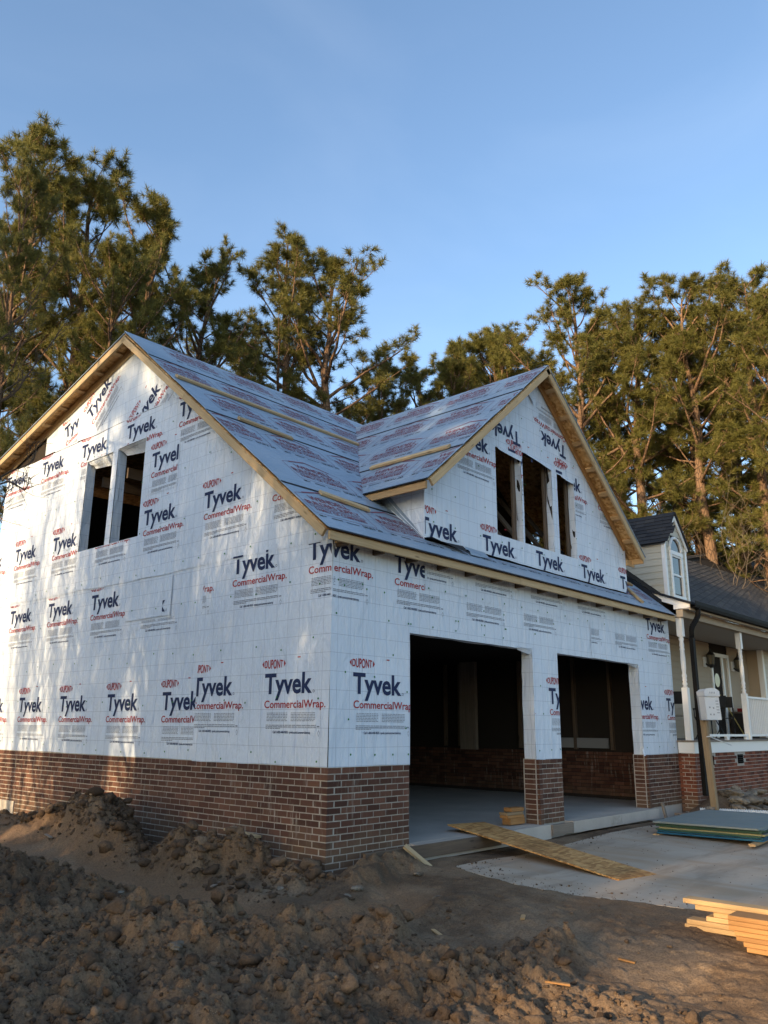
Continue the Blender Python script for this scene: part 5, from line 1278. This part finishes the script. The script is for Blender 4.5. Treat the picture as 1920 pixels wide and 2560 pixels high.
for x, lab in ((13.93, 'black wall lantern left of the front door'), (15.80, 'black wall lantern right of the front door')):
    t = thing('wall_lantern', lab, 'lantern', (x, 1.12, 2.95), group='lanterns beside the front door')
    MB().span((x - .16, 1.15, 2.78), (x - .02, 1.183, 3.02)).build('mount_block', 'white_paint', t); MB().lathe([(.03, 2.76), (.07, 2.80), (.085, 2.84)], (x, 1.05, 0), 8).build('lantern_base', 'black_iron', t)
    MB().lathe([(.075, 2.842), (.095, 3.06)], (x, 1.05, 0), 8).build('lantern_glass', 'lamp_glass', t); MB().lathe([(.115, 3.062), (.08, 3.11), (.03, 3.16), (.012, 3.24), (.0, 3.27)], (x, 1.05, 0), 8).build('lantern_cap', 'black_iron', t); MB().tube([(x - .08, 1.15, 2.86), (x - .03, 1.1, 2.8), (x, 1.05, 2.8)], .02, 6).build('bracket', 'black_iron', t)
    for a in range(4): MB().tube([(x + .078 * math.cos(a * 1.57 + .7), 1.05 + .078 * math.sin(a * 1.57 + .7), 2.842), (x + .098 * math.cos(a * 1.57 + .7), 1.05 + .098 * math.sin(a * 1.57 + .7), 3.06)], .008, 4).build('cage_bar', 'black_iron', t)
# bits on the ground
for i, (x, y, l, lab, m) in enumerate(((-.55, -1.9, .14, 'pale wood splinter on the dark lumpy dirt', 'fresh_pine'), (-.95, .55, .18, 'grey wood scrap lying in the dip near the brick corner', 'grey_wood'), (-1.3, 3.4, .2, 'grey wood scrap on the smooth dirt track', 'grey_wood'), (.05, -2.35, .10, 'tan wood chip on the dirt left of the driveway', 'fresh_pine'), (-.2, -3.4, .12, 'orange brown wood chip near the pale lumber', 'brown_wood'), (-1.1, -3.35, .16, 'orange brown wood scrap at the bottom of the dirt yard', 'brown_wood'))):
    a = rnd.uniform(0, 3); z = HZ(x, y) + .012; d = Vector((math.cos(a), math.sin(a), .1)) * l / 2
    tboard('wood_scrap', lab, 'scrap', Vector((x, y, z)) - d, Vector((x, y, z)) + d, .035, .012, m, 'wood scraps on the dirt')
for i, (x, y, s, lab) in enumerate(((-2.55, -1.15, .085, 'large pale clod sitting on the dark lumps in the foreground'), (-.18, -.62, .07, 'pale stone in the furrow below the brick corner'), (-.40, -.72, .045, 'small pale stone in the furrow below the brick corner'), (.15, -1.35, .065, 'whitish stone beside the driveway corner'), (-2.1, .4, .05, 'small tan stone on the edge of the dirt track'), (-.6, .0, .04, 'small cream stone below the brick corner'), (-1.75, -2.75, .05, 'pale flat stone in the dark foreground dirt'), (.75, -.62, .06, 'grey stone at the near end of the form board'))):
    stone('stone', lab, 'stone', x, y, (s, s * .8, s * .6), 300 + i, group='stones on the dirt')
for i, (x, y) in enumerate(((-.35, -1.42), (-.45, -2.55), (-1.9, 1.9))):
    z = HZ(x, y) + .02; tag(MB().prism([(x - .03, y, z), (x, y - .014, z + .008), (x + .03, y, z), (x, y + .014, z + .004)], (0, 0, .002)).build('leaf', 'leaf_green', None), ['green leaf on the dirt beside the track', 'green leaf on the dirt left of the driveway', 'green leaf in the dark dirt near the left edge'][i], 'leaf', 'stray green leaves')
tw = MB()
for i in range(120):
    x, y = rnd.uniform(-2.2, 1.3), rnd.uniform(-4.6, .2)
    if pip(np.array([x]), np.array([y]), DRV)[0]: continue
    z = HZ(x, y) + .008; a = rnd.uniform(0, 3.14); l = rnd.uniform(.02, .09); tw.tube([(x, y, z), (x + math.cos(a) * l * .5, y + math.sin(a) * l * .5, z + rnd.uniform(.0, .02)), (x + math.cos(a + .3) * l, y + math.sin(a + .3) * l, z)], [.0025, .0025, .0012], 3)
tag(tw.build('twig_litter', 'twig_dark', None), kind='stuff')

# ------------------------------------------------------------------ trees
def tube_np(paths, n=6):
    """paths: list of (pts, radii); one joined mesh"""
    V, F = [], []; c = 0
    for pts, r in paths:
        pts = np.asarray(pts); m = len(pts); t = np.gradient(pts, axis=0); t /= np.linalg.norm(t, axis=1)[:, None] + 1e-9
        ref = np.array([.31, .17, .93]) if abs(t[0][2]) < .8 else np.array([1, .1, 0]); x = np.cross(t, ref); x /= np.linalg.norm(x, axis=1)[:, None] + 1e-9; y = np.cross(t, x)
        a = np.linspace(0, 2 * np.pi, n, endpoint=False); ring = pts[:, None, :] + (x[:, None, :] * np.cos(a)[None, :, None] + y[:, None, :] * np.sin(a)[None, :, None]) * np.asarray(r)[:, None, None]
        V.append(ring.reshape(-1, 3)); i, j = np.meshgrid(np.arange(n), np.arange(m - 1)); i = i.ravel(); j = j.ravel()
        F.append(np.stack([c + j * n + i, c + j * n + (i + 1) % n, c + (j + 1) * n + (i + 1) % n, c + (j + 1) * n + i], 1)); c += m * n
    return np.concatenate(V), np.concatenate(F)
def unit(v): return v / (np.linalg.norm(v) + 1e-9)
def pine_meshes(seed, H, cb, Wd, ntuft_scale=1.0, topround=.75, lean=.03, needle=.235):
    r = np.random.default_rng(seed); zz = np.linspace(0, 1, 14)
    bx = np.cumsum(r.normal(0, .012, 14)) * H * .35 + lean * H * zz; by = np.cumsum(r.normal(0, .012, 14)) * H * .35
    tr = np.stack([bx - bx[0], by - by[0], zz * H], 1); R0 = H * .0115 + .035
    trr = R0 * (1 - zz) ** .8 + .02; trr[0] *= 1.35
    def tp(t): return np.array([np.interp(t, zz, tr[:, k]) for k in range(3)])
    paths = []; tufts = []
    npri = int(44); az = r.uniform(0, 6.28)
    for i in range(npri):
        f = (i + r.uniform(-.3, .3)) / npri; f = min(max(f, 0), .99); t = cb + (1 - cb) * f ** .92; az += 2.399 + r.normal(0, .5)
        prof = (math.sin(math.pi * min(1, .12 + f * .80 + .06)) ** .75) if f < topround else (math.sin(math.pi * min(1, .12 + topround * .8 + .06)) ** .75) * (1 - ((f - topround) / (1 - topround)) ** 1.6 * .80)
        L = Wd * .5 * prof * r.uniform(.55, 1.25) * (0.55 if r.random() < .15 else 1)
        el = math.radians(r.uniform(-5, 25) + 45 * f); p = tp(t); d = np.array([math.cos(az) * math.cos(el), math.sin(az) * math.cos(el), math.sin(el)])
        n = 7; pts = [p]; dd = d.copy()
        for k in range(n): dd = unit(dd + np.array([0, 0, .10]) + r.normal(0, .10, 3)); pts.append(pts[-1] + dd * L / n)
        pts = np.array(pts); rad = np.linspace(max(.012, .012 + .016 * L), .008, n + 1); paths.append((pts, rad))
        nsec = int((3.2 + L * 1.85) * ntuft_scale)
        for s in range(nsec):
            u = r.uniform(.35, 1.0); q = np.array([np.interp(u * n, np.arange(n + 1), pts[:, k]) for k in range(3)]); main = unit(pts[min(n, int(u * n) + 1)] - pts[int(min(n - 1, u * n))])
            dv_ = unit(main * .7 + r.normal(0, .62, 3) + np.array([0, 0, .25])); l2 = r.uniform(.35, .95) * (.5 + .28 * L) * (1.15 - u * .5); m_ = 4; sp_ = [q]
            for k in range(m_): dv_ = unit(dv_ + np.array([0, 0, .14]) + r.normal(0, .16, 3)); sp_.append(sp_[-1] + dv_ * l2 / m_)
            sp_ = np.array(sp_); paths.append((sp_, np.linspace(.011, .004, m_ + 1)))
            tufts.append((sp_[-1], dv_)); 
            for k in (2, 3):
                for _ in range(2):
                    e = unit(dv_ + r.normal(0, .75, 3) + np.array([0, 0, .2])); l3 = r.uniform(.12, .38); q3 = sp_[k] + e * l3; paths.append((np.array([sp_[k], sp_[k] + e * l3 * .55 + [0, 0, -.01], q3]), np.array([.006, .005, .003]))); tufts.append((q3, e))
        tufts.append((pts[-1], dd))
    for i in range(9):                                    # bare dead limbs under the crown
        t = r.uniform(cb * .45, cb * 1.02); a = r.uniform(0, 6.28); L = r.uniform(.5, 2.2); p = tp(t); dd = np.array([math.cos(a), math.sin(a), r.uniform(-.2, .35)]); pts = [p]
        for k in range(5): dd = unit(dd + r.normal(0, .18, 3)); pts.append(pts[-1] + dd * L / 5)
        paths.append((np.array(pts), np.linspace(.028, .006, 6)))
    C = np.array([t[0] for t in tufts]); Ax = np.array([t[1] for t in tufts]); nt_ = len(C); K = 44
    d = Ax[:, None, :] * .55 + r.normal(0, .62, (nt_, K, 3)); d /= np.linalg.norm(d, axis=2)[:, :, None]
    ln = needle * r.uniform(.75, 1.2, (nt_, K, 1)); base = C[:, None, :] + d * .015 - Ax[:, None, :] * r.uniform(0, .14, (nt_, K, 1))
    pr = np.cross(d, r.normal(0, 1, (nt_, K, 3))); pr /= np.linalg.norm(pr, axis=2)[:, :, None] + 1e-9; wv = .0095
    v = np.stack([base - pr * wv, base + pr * wv, base + d * ln], 2).reshape(-1, 3); f = np.arange(len(v)).reshape(-1, 3)
    tone = np.repeat(np.clip(r.normal(.5, .20, nt_), 0, 1), K * 3)
    tv, tf = tube_np([(tr, trr)], 9); bv, bf = tube_np(paths, 4)
    me_t = fast_mesh('trunk', tv, tf); fin(me_t, 'bark', True); me_b = fast_mesh('branches', bv, bf); fin(me_b, 'bark', False); me_c = fast_mesh('crown', v, f); fin(me_c, 'needles', False, {'tone': tone})
    return me_t, me_b, me_c
VAR = [pine_meshes(1, 20, .42, 6.4, 1.0, .72, .03), pine_meshes(2, 20, .38, 7.4, 1.0, .7, -.01), pine_meshes(3, 20, .45, 6.0, .95, .6, .05), pine_meshes(4, 20, .33, 8.2, 1.0, .62, .0), pine_meshes(5, 20, .50, 6.8, 1.0, .75, -.03), pine_meshes(6, 20, .30, 7.2, .9, .68, .02), pine_meshes(9, 20, .70, 6.4, 1.0, .6, .0)]
def pine(var, x, y, H, wscale, rot, label, group):
    t = thing('pine_tree', label, 'tree', (x, y, -.35), rot, group); s = H / 20.0; t.scale = (s * wscale, s * wscale, s)
    for nme, me in zip(('trunk', 'branches', 'crown'), VAR[var]):
        o = bpy.data.objects.new(nme, me); link(o, t)
    return t
def at(az, d): a = math.radians(az); return CAM.x + d * math.sin(a), CAM.y + d * math.cos(a)
def topH(el, d): return 1.28 + .35 + d * math.tan(math.radians(el))
GP = 'pines rising behind the two houses'
TREES = [(4, 20.3, 34.5, 20, .62, 1.0, 'slim dark trunked pine nearest the left edge of the frame'), (6, 27.2, 31.5, 22, .8, 2.6, 'slim bare trunked pine directly above the left rake of the roof'), (0, 19.6, 37.6, 24, 1.1, .3, 'tallest pine at the left edge, its crown cut by the frame'), (1, 25.0, 36.5, 25.5, 1.05, 1.9, 'pine with a tall narrow top rising above the left roof peak'), (2, 29.0, 35.0, 24, 1.05, 4.4, 'pine with a long low limb reaching right, above the main roof slope'), (4, 32.6, 32.2, 26, 1.1, 2.2, 'shaded pine sloping down to the gap in the skyline left of centre'),
         (5, 38.6, 34.2, 27, 1.12, 5.1, 'pointed pine with a forked reddish trunk above the middle of the main roof'), (3, 43.2, 33.2, 27, 1.25, .9, 'broad round topped pine directly above the roof valley'), (1, 50.0, 25.0, 33, 1.2, 3.3, 'low dark pine right of the valley where the sky dips lowest'), (2, 54.2, 26.6, 34, 1.2, 1.1, 'short pine just left of the front gable peak'),
         (0, 58.0, 27.0, 36, 1.2, 2.9, 'pine filling the skyline directly behind the front gable peak'), (3, 62.4, 30.4, 33, 1.15, 4.0, 'open crowned pine standing highest right of the gable peak'), (5, 66.8, 29.2, 33, 1.2, .5, 'full bushy golden pine in the middle of the right hand group'), (4, 70.3, 28.6, 34, 1.2, 5.6, 'pine with a bare pale trunk showing above the small dormer'), (1, 73.6, 29.4, 34, 1.15, 2.4, 'tall golden pine second from the right edge'), (3, 47.4, 25.6, 31, 1.0, 2.0, 'dark bushy pine at the lower right of the broad round topped pine'), (5, 52.0, 26.0, 33, 1.15, 5.2, 'bushy low pine in the middle of the dip above the valley'), (3, 56.0, 27.0, 35, 1.2, .4, 'low wide pine touching the left slope of the front gable roof'), (5, 60.2, 26.5, 37, 1.25, 1.0, 'bushy pine filling the gap left of the highest crown right of the gable'), (3, 64.6, 28.0, 37, 1.2, 2.2, 'bushy pine behind and between the two highest right hand crowns'), (5, 68.6, 27.2, 36, 1.25, 3.9, 'low crowned pine above the right gable rake and dormer'), (3, 72.0, 27.6, 38, 1.2, .2, 'wide pine behind the bare pale trunk near the dormer'), (5, 75.2, 28.2, 37, 1.25, 4.7, 'wide pine just inside the right edge'), (3, 76.6, 29.0, 32, 1.15, 1.5, 'pine at the right edge above the dark shingle roof')]
for v, az, el, d, ws, rot, lab in TREES:
    x, y = at(az, d); pine(v, x, y, topH(el - (1.8 if az < 45 else 1.2 if az > 60 else .6), d), ws, rot, lab, GP)
GB = 'dark pines deeper in the wood'
bk = [(17, 30, 29), (22.5, 36, 24), (27.2, 34, 26), (31, 31, 24), (35.8, 33, 25.5), (41, 36, 22), (46.5, 38, 20), (53, 42, 19), (60.5, 42, 21), (65, 40, 22), (69, 43, 21.5), (72.4, 41, 22.5), (76, 44, 22), (67, 54, 16), (73, 54, 16)]
bl_ = ['dark pine at the extreme left edge, half outside the frame', 'dark pine seen between the two leftmost tall trunks', 'dark pine in the gap left of the main roof peak', 'dark pine right behind the main roof peak', 'dark pine low above the upper part of the main roof slope', 'dark pine between the forked pine and the broad round topped one', 'dark pine low behind the roof valley', 'dark pine low behind the left slope of the front gable roof', 'dark pine behind the peak of the front gable', 'dark pine low to the right of the gable rake', 'dark pine behind the small dormer', 'dark pine above the left end of the shingle ridge', 'dark pine near the right edge above the shingle ridge', 'short far pine showing between trunks over the dormer', 'short far pine showing between trunks at the right edge']
for i, (az, d, el) in enumerate(bk):
    x, y = at(az, d); pine((i * 5 + 2) % 6, x, y, topH(el, d), rnd.uniform(.9, 1.25), rnd.uniform(0, 6.28), bl_[i], GB)
# bare deciduous trees
def bare_tree(name, seed, stems, H, spread, r0, depth=4, m='twig_bark', bend=.12, up=.25, kids=(2, 4), leanv=(0, 0)):
    r = np.random.default_rng(seed); paths = []
    def grow(p, d, L, rad_, lev):
        n = 6; pts = [p]; dd = d
        for k in range(n): dd = unit(dd + r.normal(0, bend, 3) + np.array([0, 0, up * .12])); pts.append(pts[-1] + dd * L / n)
        paths.append((np.array(pts), np.linspace(rad_, max(rad_ * .45, .0022), n + 1)))
        if lev <= 0: return
        for c in range(int(r.integers(kids[0], kids[1] + 1)) + (1 if lev == depth else 0)):
            k = int(r.integers(2, n + 1)); t_ = unit(dd + r.normal(0, spread, 3) + np.array([0, 0, up])); grow(pts[k], t_, L * r.uniform(.45, .75), rad_ * (.6 - .03 * k), lev - 1)
        grow(pts[-1], unit(dd + r.normal(0, .2, 3)), L * .65, rad_ * .45, lev - 1)
    for s in range(stems):
        a = 6.28 * s / max(1, stems) + r.uniform(-.3, .3); tilt = (0.0 if stems == 1 else r.uniform(.06, .42)); d = unit(np.array([math.cos(a) * tilt + leanv[0], math.sin(a) * tilt + leanv[1], 1.0])); grow(np.array([math.cos(a) * .1 * (stems > 1), math.sin(a) * .1 * (stems > 1), 0.0]), d, H * r.uniform(.42, .6), r0 * r.uniform(.7, 1.1), depth)
    return paths
def bare(name, label, x, y, seed, group=None, **k):
    paths = bare_tree(name, seed, **{q: k[q] for q in k if q != 'm'})
    t = thing(name, label, 'tree', (x, y, -.35), 0, group); ns = k['stems']
    big = sorted(paths, key=lambda q: -q[1][0]); tv, tf = tube_np(big[:max(1, ns)], 8); me = fast_mesh('trunk', tv, tf); fin(me, k.get('m', 'twig_bark'), True); link(bpy.data.objects.new('trunk', me), t)
    bv, bf = tube_np(big[max(1, ns):], 4); me = fast_mesh('branches', bv, bf); fin(me, k.get('m', 'twig_bark')); link(bpy.data.objects.new('branches', me), t); return t
def pxpt(px, py, d):
    v = (rr * (px - 960) / FPX - uu * (py - 1280) / FPX + fwd).normalized(); return np.array(CAM + v * d)
lt = thing('bare_tree', 'leafless tree whose thin twigs reach in from the left edge below the eave', 'tree', (*at(14.0, 11.8), -.35)); lo_ = np.array(lt.location)
tb_ = [np.array([0, 0, z]) + np.array([.05 * math.sin(z), .04 * z, 0]) for z in np.linspace(0, 9.5, 12)]
tv, tf = tube_np([(np.array(tb_), np.linspace(.09, .02, 12))], 8); me = fast_mesh('trunk', tv, tf); fin(me, 'twig_bark', True); link(bpy.data.objects.new('trunk', me), lt)
ps = []; r = np.random.default_rng(77)
for (zb_, ends) in ((4.0, [(30, 1180), (95, 1150), (100, 1100)]), (4.2, [(20, 1200), (70, 1235), (88, 1195)]), (5.6, [(10, 1010), (80, 930), (175, 790)]), (5.8, [(5, 990), (60, 955), (120, 935)]), (7.2, [(0, 860), (50, 830), (100, 745)]), (3.6, [(-20, 1330), (8, 1290), (30, 1225)])):
    st = tb_[int(zb_ / 9.5 * 11)]; pts = [st] + [pxpt(a, b, 11.2) - lo_ for a, b in ends]; t_ = np.linspace(0, 3, 14); P_ = np.stack([np.interp(t_, range(4), [p[k] for p in pts]) for k in range(3)], 1) + np.cumsum(r.normal(0, .008, (14, 3)), 0)
    ps.append((P_, np.linspace(.022, .0035, 14)))
    for k in range(5, 14):
        for _ in range(2):
            d_ = unit(P_[min(13, k + 1)] - P_[k - 1] + r.normal(0, .12, 3)); q_ = [P_[k]]; l_ = r.uniform(.15, .5)
            for m_ in range(4): d_ = unit(d_ + r.normal(0, .22, 3)); q_.append(q_[-1] + d_ * l_ / 4)
            ps.append((np.array(q_), np.linspace(.0045, .0015, 5)))
bv, bf = tube_np(ps, 4); me = fast_mesh('branches', bv, bf); fin(me, 'twig_dark'); link(bpy.data.objects.new('branches', me), lt)
GS_ = 'leafless saplings between the pine trunks'
for i, (az, d, h, lab) in enumerate(((69.0, 33, 9.0, 'leafless sapling behind the peak of the small dormer'), (71.6, 33, 8.0, 'leafless tan sapling above the left part of the shingle roof'), (73.6, 33, 8.5, 'leafless tan sapling near the right edge above the shingle ridge'), (66.3, 33, 8.5, 'leafless sapling between the gable rake and the dormer'))):
    x, y = at(az, d); bare('bare_tree', lab, x, y, 40 + i, GS_, stems=2, H=h, spread=.7, r0=.05, depth=4, bend=.16, kids=(2, 3))
# trees beyond the left edge; the low sun comes through them
GO = 'trees out of the frame on the left that shade the yard'
OFF = 'leafless clump out of the frame on the left, between the low sun and the house'
OFFP = 'pine out of the frame on the left that shades the house and yard'
for i, (bx_, by_, st_, h_, r_) in enumerate(((-8.0, 2.4, 13, 7.2, .062), (-11.5, .6, 12, 6.0, .06), (-12.0, 3.8, 11, 8.6, .065), (-9.5, -1.2, 10, 5.0, .05), (-15.0, 2.2, 11, 7.0, .065), (-11.0, 6.6, 6, 8.4, .055), (-9.0, 4.9, 8, 7.4, .055))):
    bare('bare_tree', OFF, bx_, by_, 61 + i, GO, stems=st_, H=h_, spread=.40, r0=r_, depth=4, bend=.09, up=.38, kids=(2, 4))
for i, (x, y, H, v, ws) in enumerate(((-26, 9.9, 20, 0, .62), (-26, .3, 14.6, 6, 1.3), (-27, 2.6, 14.4, 6, 1.2), (-29, -1.4, 14.6, 6, 1.3), (-33, 1.4, 16.0, 6, 1.3), (-30, .9, 9.6, 3, 1.7), (-27, -2.7, 12, 0, 1.5), (-34, -1.2, 11.5, 3, 1.6), (-31, -3.6, 12, 4, 1.6), (-38, 3.4, 10.5, 5, 1.3), (-40, -3, 14, 1, 1.6), (-36, -9, 13, 3, 1.7), (-34, 13, 15, 3, 1.0), (-28, 17.5, 15, 1, 1.1), (-38, 20, 15, 5, 1.1), (-22, -12, 11, 2, 1.8))):
    pine(v, x, y, H, ws, rnd.uniform(0, 6.28), OFFP, GO)
